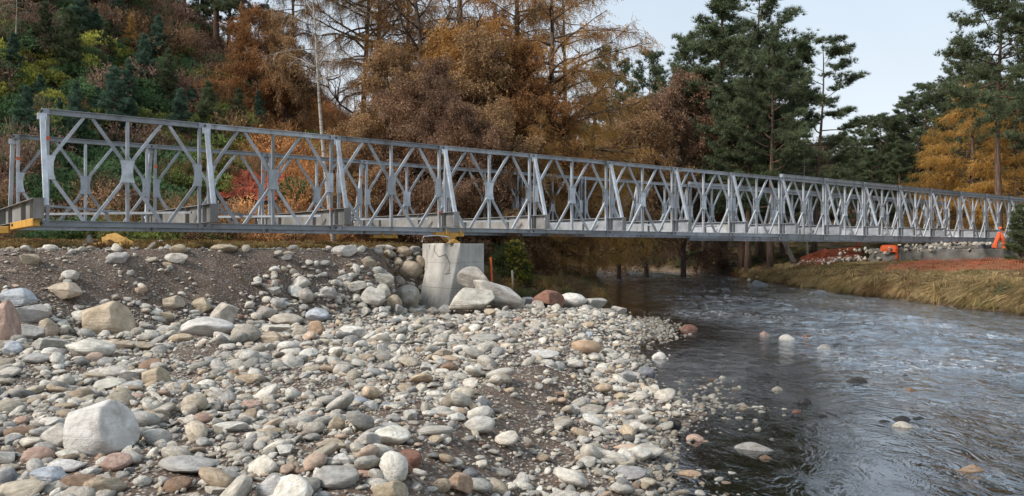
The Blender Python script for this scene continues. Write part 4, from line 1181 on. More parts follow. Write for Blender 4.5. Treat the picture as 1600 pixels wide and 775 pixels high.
# ------------------------------------------------------------------ trees: tapered trunk with limbs, and a crown of many small leaf faces
def frames(d, spin):
    """rotation matrices (n,3,3) that take +Z to d"""
    d = d / np.maximum(np.linalg.norm(d, axis=1, keepdims=True), 1e-6)
    ref = np.where(np.abs(d[:, 2:3]) < 0.9, np.array([[0, 0, 1.0]]), np.array([[1.0, 0, 0]]))
    a = np.cross(ref, d); a /= np.linalg.norm(a, axis=1, keepdims=True); b = np.cross(d, a)
    c, s = np.cos(spin)[:, None], np.sin(spin)[:, None]
    return np.stack([a * c + b * s, -a * s + b * c, d], axis=2)
def place(tmpl, pos, d, scale, r):
    """tmpl (k,3,3) triangles set at every pos, turned along d"""
    R = frames(d, r.uniform(0, 6.28, len(pos)))
    T = tmpl.reshape(-1, 3)
    V = np.einsum('nij,kj->nki', R, T) * np.asarray(scale).reshape(-1, 1, 1) + pos[:, None, :]
    return V.reshape(-1, 3)
def tri_mesh(name, V, mat):
    return new_mesh(name, V, np.arange(len(V)).reshape(-1, 3), [mat])
def tm_needles(n, seed, cone=1.1, w=0.12):
    r = np.random.default_rng(seed); T = []
    for i in range(n):
        th = cone * math.sqrt(r.random()); ph = r.uniform(0, 6.28)
        d = np.array([math.sin(th) * math.cos(ph), math.sin(th) * math.sin(ph), math.cos(th)])
        sd = np.cross(d, r.normal(size=3)); sd /= np.linalg.norm(sd); L = r.uniform(0.7, 1.1)
        T.append([d * 0.05 - sd * w * 0.5, d * 0.05 + sd * w * 0.5, d * L])
    return np.array(T)
def tm_spray(n, seed, w=0.10, l=0.22, droop=0.0):
    """a twig along +Z with small blades on both sides"""
    r = np.random.default_rng(seed); T = [[(-0.012, 0, 0), (0.012, 0, 0), (0, 0, 1.0)]]
    for i in range(n):
        u = (i + r.random()) / n; ph = r.uniform(0, 6.28); th = r.uniform(0.5, 1.3)
        d = np.array([math.sin(th) * math.cos(ph), math.sin(th) * math.sin(ph), math.cos(th)])
        sd = np.cross(d, r.normal(size=3)); sd /= np.linalg.norm(sd); b = np.array([0, 0, u])
        m = b + d * l * r.uniform(0.7, 1.2)
        T.append([b, m - sd * w * 0.5, m + sd * w * 0.5])
    return np.array(T, float)
NEED = tm_needles(11, 1); SPRAY = tm_spray(9, 2, 0.17, 0.28); FEATH = tm_spray(16, 3, 0.05, 0.13); TWIGS = tm_spray(7, 4, 0.02, 0.5)

class Tree:
    def __init__(s, seed): s.r = np.random.default_rng(seed); s.w = MB(); s.att = []   # attach paths: (points, outer fraction)
    def path(s, p, d, L, n, bend, wob):
        """a limb from p along d; bend > 0 turns it up, < 0 lets it droop"""
        P = [np.array(p, float)]; d = np.array(d, float); st = L / (n - 1)
        for i in range(n - 1):
            d = d + np.array([0, 0, bend]) * st / max(L, 0.1) + s.r.normal(size=3) * wob
            d /= np.linalg.norm(d); P.append(P[-1] + d * st)
        return P
    def grow(s, H, r0, base, nb, L, e0, e1, bend, nsub, subL, shape, lean=(0, 0), wob=0.10, sub_bend=None, twobble=0.35, n3=0, fork=0.0, sub_ang=(0.5, 1.1), top=0.985):
        r = s.r; n = 9
        T = [np.array([0, 0, -0.5])]
        ph = r.uniform(0, 6.28, 2)
        for i in range(1, n + 1):
            f = i / n
            T.append(np.array([lean[0] * f * H + twobble * math.sin(f * 4 + ph[0]) * f, lean[1] * f * H + twobble * math.sin(f * 3.1 + ph[1]) * f, f * H]))
        rad = [r0 * 1.25] + [r0 * (1 - 0.93 * (i / n) ** 0.85) for i in range(1, n + 1)]
        s.w.tube(T, rad, 8); s.T = T
        def trunk(f):
            q = f * n; i = min(int(q), n - 1); return T[i] + (T[i + 1] - T[i]) * (q - i), rad[i] + (rad[i + 1] - rad[i]) * (q - i)
        for k in range(nb):
            f = base + (top - base) * ((k + r.random()) / nb)
            u = (f - base) / (1 - base); p, rt = trunk(f)
            az = k * 2.39996 + r.normal(0, 0.35); e = e0 + (e1 - e0) * u + r.normal(0, 0.14)
            Lb = L * shape(u) * r.uniform(0.65, 1.15)
            d = (math.cos(az) * math.cos(e), math.sin(az) * math.cos(e), math.sin(e))
            P = s.path(p, d, Lb, 7, bend, wob)
            rb = min(rt * 0.6, 0.012 + 0.016 * Lb)
            s.w.tube(P, [rb * (1 - 0.85 * i / 6) for i in range(7)], 5)
            s.att.append((np.array(P), 0.45))
            for j in range(nsub):
                v = 0.25 + 0.72 * (j + r.random()) / nsub
                q = v * 6; i = min(int(q), 5); b = P[i] + (P[i + 1] - P[i]) * (q - i); dd = P[i + 1] - P[i]; dd = dd / np.linalg.norm(dd)
                side = np.cross(dd, [0, 0, 1.0]); side /= max(np.linalg.norm(side), 1e-5)
                a = r.uniform(*sub_ang) * (1 if j % 2 else -1)
                d2 = dd * math.cos(a) + side * math.sin(a) + np.array([0, 0, r.normal(0, 0.25)])
                L2 = Lb * subL * (1.15 - 0.75 * v) * r.uniform(0.6, 1.2)
                Q = s.path(b, d2 / np.linalg.norm(d2), L2, 5, bend if sub_bend is None else sub_bend, wob * 1.3)
                s.w.tube(Q, [rb * 0.42 * (1 - 0.8 * i / 4) for i in range(5)], 4)
                s.att.append((np.array(Q), 0.15))
                for m in range(n3):
                    i = int(r.integers(1, 5)); d3 = (Q[i] - Q[i - 1]); d3 = d3 / np.linalg.norm(d3) + r.normal(0, 0.55, 3)
                    X = s.path(Q[i], d3 / np.linalg.norm(d3), L2 * r.uniform(0.35, 0.7), 4, bend if sub_bend is None else sub_bend, wob * 1.5)
                    s.w.tube(X, [rb * 0.2, rb * 0.15, rb * 0.1, rb * 0.05], 3)
                    s.att.append((np.array(X), 0.1))
        return s
    def leaves(s, tmpl, n, size, spread, dirmode, flat=1.0):
        r = s.r
        wts = np.array([np.linalg.norm(np.diff(P, axis=0), axis=1).sum() * (1 - lo) for P, lo in s.att]); wts /= wts.sum()
        ki = r.choice(len(s.att), n, p=wts)
        pos, dr = np.zeros((n, 3)), np.zeros((n, 3))
        for j, k in enumerate(ki):
            P, lo = s.att[k]; q = (lo + (1 - lo) * r.random()) * (len(P) - 1); i = min(int(q), len(P) - 2)
            pos[j] = P[i] + (P[i + 1] - P[i]) * (q - i); dr[j] = P[i + 1] - P[i]
        dr /= np.linalg.norm(dr, axis=1, keepdims=True)
        pos += r.normal(size=(n, 3)) * spread * np.array([1, 1, flat])
        if dirmode == 'pine': d = dr * 0.8 + np.array([0, 0, 0.7]) + r.normal(size=(n, 3)) * 0.5
        elif dirmode == 'hang': d = dr * 0.35 + np.array([0, 0, -0.7]) + r.normal(size=(n, 3)) * 0.35
        elif dirmode == 'out': d = dr + r.normal(size=(n, 3)) * 0.6
        else: d = r.normal(size=(n, 3))
        return place(tmpl, pos, d, size * r.uniform(0.7, 1.25, n), r)
PROTO = {}
def keep(key, tr, V, leaf, bark, H):
    PROTO[key] = (tr.w.mesh('trunk', M[bark], smooth_shade=True, recalc=False), tri_mesh('crown', V, M[leaf]) if V is not None else None, H)
def dome(u): return max(0.12, math.sin(math.pi * (0.22 + 0.75 * u)) ** 0.8)
def cone(u): return max(0.05, (1 - u) ** 0.8) * (0.65 + 0.35 * min(1, u * 6))
def broad(u): return max(0.15, (1 - u * u) ** 0.6)
# old Scots pines: layered pads of needles on spreading limbs
for i, key in enumerate(('pine_a', 'pine_b', 'pine_c')):
    t = Tree(40 + i).grow(18, 0.30, (0.26, 0.34, 0.22)[i], 44, 4.3, -0.12, 0.55, 0.35, 7, 0.5, dome if i < 2 else cone, (0.01, 0), 0.13)
    keep(key, t, t.leaves(NEED, 6800, 0.30, 0.16, 'pine', 0.55), 'pine_leaf', 'pine_bark', 18)
t = Tree(47).grow(18, 0.20, 0.42, 20, 3.6, 0.0, 0.5, 0.25, 6, 0.5, dome, (0.03, 0), 0.16, twobble=0.6)
keep('pine_thin', t, t.leaves(NEED, 3900, 0.29, 0.15, 'pine', 0.5), 'pine_leaf', 'pine_bark', 18)
t = Tree(53).grow(18, 0.30, 0.52, 40, 4.6, -0.15, 0.5, 0.3, 8, 0.5, broad, (0, 0), 0.14)
keep('pine_dark', t, t.leaves(NEED, 6000, 0.30, 0.17, 'pine', 0.5), 'pine_leaf', 'pine_bark', 18)
t = Tree(49).grow(18, 0.34, 0.40, 26, 5.2, -0.05, 0.6, 0.2, 8, 0.5, broad, (-0.02, 0), 0.18, twobble=0.5)
keep('pine_open', t, t.leaves(NEED, 5200, 0.30, 0.16, 'pine', 0.5), 'pine_leaf', 'pine_bark_red', 18)
t = Tree(51).grow(3.0, 0.05, 0.06, 46, 0.95, 0.25, 0.9, 0.5, 4, 0.5, cone, (0, 0), 0.08, twobble=0.04)
keep('young_pine', t, t.leaves(NEED, 1500, 0.15, 0.04, 'pine', 0.8), 'pine_blue', 'pine_bark', 3.0)
# larches in autumn: long limbs that droop and turn up, hung with fine yellow sprays
for i, (key, leaf) in enumerate((('larch_a', 'larch_leaf'), ('larch_b', 'larch_gold'))):
    t = Tree(60 + i).grow(16, 0.24, 0.12, 64, 4.2, 0.05, 0.55, -0.35, 7, 0.42, cone, (0.02, 0), 0.12, sub_bend=-0.9)
    keep(key, t, t.leaves(FEATH, 7600, 0.50, 0.14, 'hang'), leaf, 'larch_bark', 16)
t = Tree(64).grow(17, 0.26, 0.22, 46, 5.2, 0.15, 0.5, -0.15, 8, 0.42, broad, (0.03, 0), 0.14, sub_bend=-0.5)
keep('larch_open', t, t.leaves(FEATH, 7000, 0.44, 0.10, 'hang'), 'larch_leaf', 'larch_bark', 17)
t = Tree(66).grow(3.2, 0.05, 0.05, 34, 1.0, 0.3, 0.8, 0.1, 4, 0.5, cone, (0, 0), 0.12, twobble=0.1)
keep('young_larch', t, t.leaves(FEATH, 900, 0.24, 0.04, 'out'), 'larch_gold', 'larch_bark', 3.2)
# birches holding brown leaves on fine drooping twigs
for i, (key, leaf) in enumerate((('birch_a', 'birch_leaf'), ('birch_b', 'birch_leaf'), ('birch_pink', 'pink_leaf'))):
    t = Tree(70 + i).grow(12, 0.17, 0.10, 34, 4.4, 0.75, 1.0, -0.5, 8, 0.5, broad, (0.02 * (i - 1), 0), 0.16, sub_bend=-0.8, n3=2)
    keep(key, t, t.leaves(SPRAY, (9000, 9000, 8000)[i], 0.40, 0.16, 'hang'), leaf, 'twig', 12)
# leafless trees
t = Tree(80).grow(13, 0.11, 0.5, 24, 2.4, 0.25, 0.9, -0.35, 7, 0.5, broad, (-0.05, 0), 0.16, sub_bend=-0.6, n3=3, twobble=0.35)
keep('birch_bare', t, t.leaves(TWIGS, 500, 0.5, 0.05, 'hang'), 'birch_leaf', 'birch_bark', 13)
t = Tree(82).grow(11, 0.26, 0.16, 26, 5.0, 0.35, 0.9, 0.25, 8, 0.55, broad, (0.04, 0), 0.26, n3=3, twobble=0.7)
keep('bare_oak', t, t.leaves(TWIGS, 900, 0.5, 0.05, 'out'), 'birch_leaf', 'twig', 11)

def tree(key, name, x, y, H, label, cat='tree', width=1.0, rz=None, group=None, lean=(0, 0), zoff=0.0, leaf=None, bark=None):
    tm, cm, h0 = PROTO[key]
    rr = random.Random(int(x * 31 + y * 77))
    e = empty(name, (x, y, land1(x, y) - 0.1 + zoff), rr.uniform(0, 6.28) if rz is None else rz, label, cat, group)
    e.rotation_euler[0], e.rotation_euler[1] = lean
    s = H / h0; e.scale = (s * width, s * width, s)
    def part(nm, me, mat):
        o = link(nm, me, e)
        if mat:
            o.material_slots[0].link = 'OBJECT'; o.material_slots[0].material = M[mat]
    part('trunk', tm, bark)
    if cm is not None: part('crown', cm, leaf)
    return e
def tree_px(key, name, px, D, top, label, width=1.0, **k):
    """px: column of the trunk, D: distance, top: row of the top"""
    x = (px - 800) / FPX * D; zt = CAM_Z + (387.5 - top) / FPX * D
    return tree(key, name, x, D, zt - land1(x, D), label, width=width, **k)
PINE_BIG = [
 (1128, 60, -38, 'pine_c', 1.25, 'tallest dark Scots pine left of the slender one, its top cut by the frame'),
 (1188, 66, -12, 'pine_a', 1.20, 'dark Scots pine right of the tallest one in the middle pine group'),
 (1222, 64, 70, 'pine_b', 0.8, 'dark Scots pine with spreading right side beside the slender pine'),
 (1078, 70, 50, 'pine_b', 1.05, 'dark Scots pine at the left shoulder of the middle pine group'),
 (1160, 54, 120, 'pine_a', 1.3, 'lower dark pine filling the front of the middle pine group'),
 (1205, 60, 160, 'pine_c', 1.1, 'low dense pine under the right of the middle pine group'),
 (1100, 62, 150, 'pine_a', 1.2, 'low dense pine behind the pinkish birch'),
]
for px, D, top, key, w, lb in PINE_BIG: tree_px(key, 'pine_tree', px, D, top, lb, w)
tree_px('pine_thin', 'pine_tree', 1272, 55, 48, 'slender pine with a bare pale trunk and an open flat topped crown', 1.25, rz=0.2, bark='larch_bark')
FAR_PINE = [(1318, 92, 205), (1345, 96, 190), (1372, 92, 178), (1398, 98, 160), (1425, 95, 150), (1450, 90, 132), (1478, 96, 118), (1505, 90, 105), (1545, 94, 110), (1590, 92, 100),
            (1330, 80, 245), (1365, 82, 235), (1405, 80, 215), (1440, 82, 200), (1295, 84, 235), (1252, 88, 215)]
for i, (px, D, top) in enumerate(FAR_PINE):
    tree_px(('pine_c', 'pine_a', 'pine_b')[i % 3], 'pine_tree', px, D, top, 'pine of the far dark slope between the slender pine and the golden larch', 1.25, group='pines on the far right slope')
tree_px('pine_b', 'pine_tree', 955, 84, 74, 'small dark pine against the sky right of the bare larch branches', 0.75)
tree_px('pine_b', 'pine_tree', 1020, 80, 84, 'greyish pine against the sky left of the pinkish birch', 0.85)
tree_px('pine_open', 'pine_tree', 1640, 36, -60, 'large pine at the right edge with a reddish leaning trunk', 1.05, rz=2.6)
tree_px('pine_dark', 'pine_tree', 1562, 47, -70, 'tall dark pine at upper right behind the reddish trunk', 0.85)
tree_px('pine_b', 'pine_tree', 1512, 78, 60, 'dark pine behind the golden larch at right', 0.8)
tree_px('larch_b', 'larch_tree', 1520, 52, 120, 'golden larch at right below the dark pine', 1.6)
tree_px('larch_b', 'larch_tree', 1470, 54, 192, 'lower golden larch left of the tall golden one', 1.7)
tree_px('larch_b', 'larch_tree', 1588, 50, 140, 'golden larch at the right edge of the photo', 1.6)
tree('young_pine', 'pine_tree', 22.9, 36.0, 2.75, 'young dark bushy pine hiding the far end of the bridge', width=1.45, leaf='pine_leaf')
# on the hill at left
tree_px('pine_thin', 'pine_tree', 288, 40, -260, 'left of three tall pine trunks on the skyline at upper left', 1.0)
tree_px('pine_a', 'pine_tree', 338, 39, -320, 'middle and thickest of three tall pine trunks on the skyline at upper left', 0.8, bark='pine_bark')
tree_px('pine_b', 'pine_tree', 381, 38, -260, 'right of three tall pine trunks on the skyline with dark crown above', 0.85)
tree_px('larch_open', 'larch_tree', 566, 42, -210, 'left larch trunk of the pair standing on the skyline', 0.8)
tree_px('larch_open', 'larch_tree', 584, 43, -230, 'right larch trunk of the pair standing on the skyline', 0.8, rz=1.0)
tree_px('bare_oak', 'bare_tree', 640, 38, -110, 'dark leafless tree with a gnarled trunk on the skyline', 1.0, rz=0.4)
tree_px('birch_bare', 'birch_tree', 524, 25.0, -150, 'thin pale leafless birch rising behind the bridge', 0.9, rz=0.0, lean=(0, -0.07))
tree_px('birch_a', 'birch_tree', 405, 35, 10, 'russet birch on the hillside right of the three pine trunks', 1.25, leaf='russet_leaf')
tree_px('birch_b', 'birch_tree', 446, 35, 20, 'russet brown birch left of the thin pale birch', 0.85, leaf='birch_leaf')
tree_px('birch_bare', 'birch_tree', 22, 31, -60, 'leafless brownish tree in the upper left corner', 1.2)
BIRCH = [
 (600, 33, 70, 'birch_a', 1.0, 'brown birch below the larch pair on the skyline'),
 (655, 30, 90, 'birch_pink', 1.05, 'brown birch below the dark leafless tree'),
 (700, 34, 40, 'birch_a', 1.0, 'tall brown birch right of the dark leafless tree'),
 (752, 33, 55, 'birch_b', 1.0, 'tall brown birch in the middle of the brown mass'),
 (800, 34, 60, 'birch_a', 1.0, 'tall brown birch at the right of the brown mass'),
 (720, 28, 165, 'birch_pink', 1.1, 'low brown birch right behind the bridge above the pier'),
 (780, 29, 160, 'birch_a', 1.1, 'low brown birch behind the bridge right of the pier'),
 (835, 33, 120, 'birch_pink', 1.1, 'dry pinkish brown birch below the bare larch limbs'),
 (560, 30, 180, 'birch_a', 1.0, 'low brown birch right of the thin pale birch'),
]
for i, (px, D, top, key, w, lb) in enumerate(BIRCH): tree_px(key, 'birch_tree', px, D, top, lb, w, leaf=(None, None, 'larch_leaf', None, 'russet_leaf', None, None, 'russet_leaf', None)[i])
tree_px('larch_open', 'larch_tree', 842, 35, -130, 'big larch with long bare limbs reaching right against the sky', 1.15, rz=0.3)
tree_px('larch_a', 'larch_tree', 800, 38, -190, 'golden brown larch above the brown birches', 1.15)
tree_px('larch_a', 'larch_tree', 725, 39, -230, 'tall golden brown larch right of the dark leafless tree', 1.1, rz=2.0)
tree_px('larch_open', 'larch_tree', 880, 40, -60, 'thin golden larch left of the open sky', 1.0, rz=1.7)
tree_px('larch_a', 'larch_tree', 455, 43, -150, 'russet larch on the skyline left of the larch pair', 0.9, leaf='russet_leaf')
tree_px('pine_c', 'pine_tree', 418, 36, 70, 'dark dense pine beneath the russet birches', 0.9)
tree_px('pine_b', 'pine_tree', 240, 44, -190, 'dark pine on the hilltop left of the three tall trunks', 1.0)
tree_px('pine_a', 'pine_tree', 170, 42, -230, 'dark pine on the hilltop above the bluish young pine', 1.0)
tree_px('birch_b', 'birch_tree', 95, 36, -160, 'brown leafed birch near the upper left corner', 0.9)
tree_px('pine_c', 'pine_tree', 315, 46, -60, 'dark pine filling the gap between the tall trunks', 1.0)
tree_px('larch_a', 'larch_tree', 640, 41, -120, 'golden larch behind the dark leafless tree', 1.2, rz=0.5)
tree_px('larch_a', 'larch_tree', 845, 30, 165, 'drooping orange larch in front of the big open larch', 1.35, rz=1.1)
tree_px('larch_a', 'larch_tree', 880, 33, 150, 'orange larch drooping behind the bridge right of the brown birches', 1.3)
tree_px('larch_b', 'larch_tree', 925, 45, 105, 'orange larch below the small dark pine', 1.3)
tree_px('birch_pink', 'birch_tree', 1068, 57, 108, 'pinkish grey birch in front of the dark pines', 0.95)
tree_px('birch_pink', 'birch_tree', 1010, 55, 150, 'grey brown birch between the orange larch and the pinkish birch', 1.0, leaf='birch_leaf')
tree_px('birch_b', 'birch_tree', 968, 52, 190, 'low brown birch between orange larch and grey birch', 1.1)
# young trees among the hillside undergrowth: (column, row of the foot, row of the top)
YP = [(200, 172, 88, 'young bluish pine in the middle of the left hillside'), (247, 108, 20, 'young green pine near the top of the left hillside'), (62, 176, 112, 'young bluish pine at far left above the bridge end'),
      (92, 205, 148, 'young pine directly above the near end of the bridge'), (152, 190, 132, 'young pine above the first panel of the bridge'), (206, 232, 150, 'young pine between the two trusses of the first panel'),
      (128, 60, -20, 'young pine high on the left hillside'), (182, 50, -30, 'taller young pine high on the left hillside'), (398, 172, 92, 'dark young pine left of the russet birches'), (272, 90, 30, 'young pine left of the tall pine trunks'), (300, 130, 92, 'small young pine below the left tall pine trunk'), (330, 250, 190, 'small young pine behind the second panel')]
for px, py, top, lb in YP:
    p = hit(px, py); H = (CAM_Z + (387.5 - top) / FPX * p.y) - p.z
    tree('young_pine', 'young_pine', p.x, p.y, max(0.9, H), lb, width=random.Random(px).uniform(0.9, 1.2))
YL = [(205, 82, 18, 'young golden larch near the top of the left hillside'), (330, 122, 98, 'small orange larch below the tall pine trunks'), (238, 150, 120, 'small pale orange larch in the middle of the hillside'), (278, 186, 152, 'thin orange larch just above the first panel'), (425, 130, 66, 'orange larch at the foot of the russet birches'), (352, 150, 108, 'russet young larch right of the small orange one'), (135, 200, 186, 'tiny orange larch between the trusses')]
for px, py, top, lb in YL:
    p = hit(px, py); H = (CAM_Z + (387.5 - top) / FPX * p.y) - p.z
    tree('young_larch', 'young_larch', p.x, p.y, max(0.8, H), lb, width=random.Random(px).uniform(0.9, 1.25))
# more young pines scattered through the shrubs, and taller dark ones along the top of the hill
rr = random.Random(88)
for px, py in ((30, 60), (70, 95), (108, 120), (165, 105), (225, 140), (262, 165), (300, 190), (345, 165), (372, 215), (180, 225), (118, 240), (282, 235), (40, 230), (150, 60), (325, 225), (232, 60), (20, 130), (405, 215)):
    p = hit(px, py)
    tree('young_pine', 'young_pine', p.x, p.y, rr.uniform(1.4, 3.0), 'young pine half sunk in the hillside shrubs', width=rr.uniform(0.85, 1.2), group='young pines scattered through the hillside shrubs', leaf=rr.choice(['pine_leaf', 'pine_blue']))
for px, D, top, key, lb in ((60, 38, -260, 'pine_b', 'dark pine on the hilltop nearest the upper left corner'), (125, 41, -240, 'pine_c', 'dark pine on the hilltop third from the upper left corner'), (215, 42, -230, 'pine_thin', 'slim pine on the hilltop behind the young golden larch'), (262, 40, -200, 'pine_b', 'pine on the hilltop just left of the left tall trunk'), (355, 45, -140, 'pine_b', 'dark pine between the thick trunk and the right tall trunk')):
    tree_px(key, 'pine_tree', px, D, top, lb, 0.9)
# trunks seen under the bridge on the far side
for px, D, w, lb in ((1168, 52, 1.0, 'dark trunked pine seen under the bridge left of the leaning one'), (1203, 49, 1.0, 'dark leaning trunked pine seen under the bridge')):
    tree_px('pine_a', 'pine_tree', px, D, 60, lb, 0.9)
tree_px('birch_bare', 'birch_tree', 1262, 52, 190, 'pale upright trunk seen under the bridge right of the dark ones', 1.3, rz=1)
o = MB().tube([gpt(18.6, 52.5, -0.2), gpt(18.0, 52.6, 1.2), gpt(17.2, 52.8, 3.2)], [0.17, 0.15, 0.10], 8).build('dead_trunk', M['wood_grey'])
prop(o, 'pale leaning dead trunk seen under the bridge', 'tree trunk')
for i, (px, D) in enumerate(((905, 92), (925, 96), (942, 90), (958, 97), (975, 90), (990, 94), (1012, 99), (915, 104), (1045, 92), (1085, 88), (1140, 92))):
    tree_px(('pine_a', 'pine_b', 'pine_c')[i % 3], 'pine_tree', px, D, 190 + 12 * (i % 4), 'pine whose dark trunk shows under the bridge across the river bend', 1.0, group='pines across the river bend')

# dark wood closing the view behind all of these
r = np.random.default_rng(5)
n = 420
fx = r.uniform(-60, 130, n); fy = r.uniform(100, 170, n)
k = (land(fx, fy) > 0.3); fx, fy = fx[k], fy[k]; n = len(fx)
for q in ('pine_a', 'pine_b', 'pine_c'):
    pass
def joined(key):
    tm, cm, h = PROTO[key]
    bm = bmesh.new(); bm.from_mesh(cm); nf = len(bm.faces); bm.from_mesh(tm)
    for f in list(bm.faces)[nf:] if False else []: pass
    bm.faces.ensure_lookup_table()
    for i in range(nf, len(bm.faces)): bm.faces[i].material_index = 1
    me = bpy.data.meshes.new(key); bm.to_mesh(me); bm.free()
    me.materials.append(cm.materials[0]); me.materials.append(tm.materials[0]); return me
sc_ = r.uniform(0.62, 0.95, n) * np.clip(1.05 - 0.004 * np.abs(fx - 60), 0.5, 1)
scatter('distant_wood', np.column_stack([fx, fy, land(fx, fy)]), np.column_stack([np.zeros(n), np.zeros(n), r.uniform(0, 6.28, n)]),
        np.column_stack([sc_ * 1.25, sc_ * 1.25, sc_ * 0.62]), r.integers(0, 3, n), np.ones((n, 3)), [joined(q) for q in ('pine_a', 'pine_b', 'pine_c')])

# ------------------------------------------------------------------ undergrowth on the hill: heather, juniper, dead bracken
def clump(seed, n, tmpl, size, flat, hang=False):
    r = np.random.default_rng(seed); d = r.normal(size=(n, 3)); d[:, 2] = np.abs(d[:, 2]); d /= np.linalg.norm(d, axis=1, keepdims=True)
    rad = r.random(n) ** 0.4; pos = d * rad[:, None] * np.array([0.5, 0.5, flat])
    dd = d + np.array([0, 0, 0.5]) + r.normal(size=(n, 3)) * 0.35
    return tri_mesh('clump', place(tmpl, pos, dd, size * r.uniform(0.7, 1.3, n), r), M['under'])
NEEDW = tm_needles(7, 9, 1.2, 0.30)
CLUMPS = [clump(1, 420, NEEDW, 0.075, 0.42), clump(2, 230, SPRAY, 0.16, 0.5), clump(3, 460, NEEDW, 0.065, 0.32), clump(4, 150, TWIGS, 0.30, 0.55), clump(5, 260, FEATH, 0.18, 0.45)]
r = np.random.default_rng(15)
n = 14000
ux = r.uniform(-46, 3, n); uy = r.uniform(19, 50, n)
k = in_poly(ux, uy, HILL); ux, uy = ux[k], uy[k]
k = (np.abs(ux / uy) < 0.82) & ((ux - NETC.x) ** 2 + (uy - NETC.y) ** 2 > 1.25 ** 2) & ((ux - qa.x) ** 2 + (uy - qa.y) ** 2 > 0.8 ** 2) & ((ux - qb.x) ** 2 + (uy - qb.y) ** 2 > 0.8 ** 2); ux, uy = ux[k], uy[k]; n = len(ux)
uz = land(ux, uy)
upx, upy = 800 + FPX * ux / uy, 387.5 - FPX * (uz - CAM_Z) / uy
a = fbm(ux * 0.22, uz * 0.35, 8); b = fbm(ux * 0.5, uz * 0.6, 18)
yel = np.exp(-((upx - 30) / 85) ** 2 - ((upy - 115) / 40) ** 2) + 0.35 * np.exp(-((upx - 150) / 70) ** 2 - ((upy - 85) / 30) ** 2)
greenish = smooth(0.36, 0.60, a) * smooth(430, 330, upx) + 0.8 * yel
green = np.array([0.12, 0.15, 0.05]); yg = np.array([0.21, 0.21, 0.055]); dkg = np.array([0.06, 0.10, 0.05]); brown = np.array([0.16, 0.10, 0.06]); rus = np.array([0.30, 0.16, 0.075]); purp = np.array([0.14, 0.09, 0.072])
q = r.random(n)
is_g = q < np.clip(0.15 + 0.9 * greenish, 0, 0.93)
tint = np.where(is_g[:, None], np.where((b > 0.52)[:, None], green, dkg), np.where((b > 0.5)[:, None], brown, purp))
tint = np.where((is_g & (r.random(n) < 1.1 * yel))[:, None], yg, tint)
tint = np.where((~is_g & (upx > 380) & (r.random(n) < 0.6))[:, None], rus, tint)
tint = tint * r.uniform(1.1, 2.7, (n, 1))
pid = np.where(is_g, r.choice([0, 2, 0], n), r.choice([1, 3, 4], n))
sc_ = 0.6 + 1.25 * r.random(n) ** 2.0
scatter('hillside_undergrowth', np.column_stack([ux, uy, uz - 0.05]), np.column_stack([r.normal(-0.25, 0.2, n), r.normal(0, 0.2, n), r.uniform(0, 6.28, n)]),
        np.column_stack([sc_, sc_, sc_ * r.uniform(0.8, 1.3, n)]), pid, tint, CLUMPS)

# low scrub between the pier and the river, and under the trees across the bend
n = 2600
sx, sy = r.uniform(-4, 4.6, n), r.uniform(21.6, 46, n); t_, s_ = ts(sx, sy)
dl_ = poly_dist(sx, sy, LEFT)
k = (~in_poly(sx, sy, RIVER)) & (t_ > 10.9) & (dl_ > 0.35) & (s_ > 0.3); sx, sy = sx[k], sy[k]; n = len(sx); sz = land(sx, sy)
q = r.random(n)
tint = np.where((q < 0.30)[:, None], np.array([0.06, 0.065, 0.03]), np.where((q < 0.75)[:, None], np.array([0.11, 0.07, 0.045]), np.array([0.19, 0.125, 0.05]))) * r.uniform(0.7, 1.3, (n, 1))
sc_ = r.uniform(0.35, 0.9, n)
scatter('river_scrub', np.column_stack([sx, sy, sz]), np.column_stack([r.normal(0, 0.2, n), r.normal(0, 0.2, n), r.uniform(0, 6.28, n)]), np.column_stack([sc_, sc_, sc_]), r.integers(0, 5, n), tint, CLUMPS)
n = 3200
sx, sy = r.uniform(-6, 45, n), r.uniform(44, 105, n)
dr_ = poly_dist(sx, sy, RIGHT)
k = (~in_poly(sx, sy, RIVER)) & (dr_ > 0.3) & (sy > 46) & ((sx > 10) | (sy > 70)); sx, sy, dr_ = sx[k], sy[k], dr_[k]; n = len(sx); sz = land(sx, sy)
q = r.random(n)
tint = np.where((q < 0.35)[:, None], np.array([0.07, 0.085, 0.03]), np.where((q < 0.8)[:, None], np.array([0.11, 0.065, 0.04]), np.array([0.22, 0.16, 0.06]))) * r.uniform(0.7, 1.3, (n, 1))
sc_ = r.uniform(0.3, 0.9, n)
scatter('far_bank_scrub', np.column_stack([sx, sy, sz]), np.column_stack([np.zeros(n), np.zeros(n), r.uniform(0, 6.28, n)]), np.column_stack([sc_, sc_, sc_ * 0.7]), r.choice([0, 1, 2, 4], n), tint, CLUMPS)

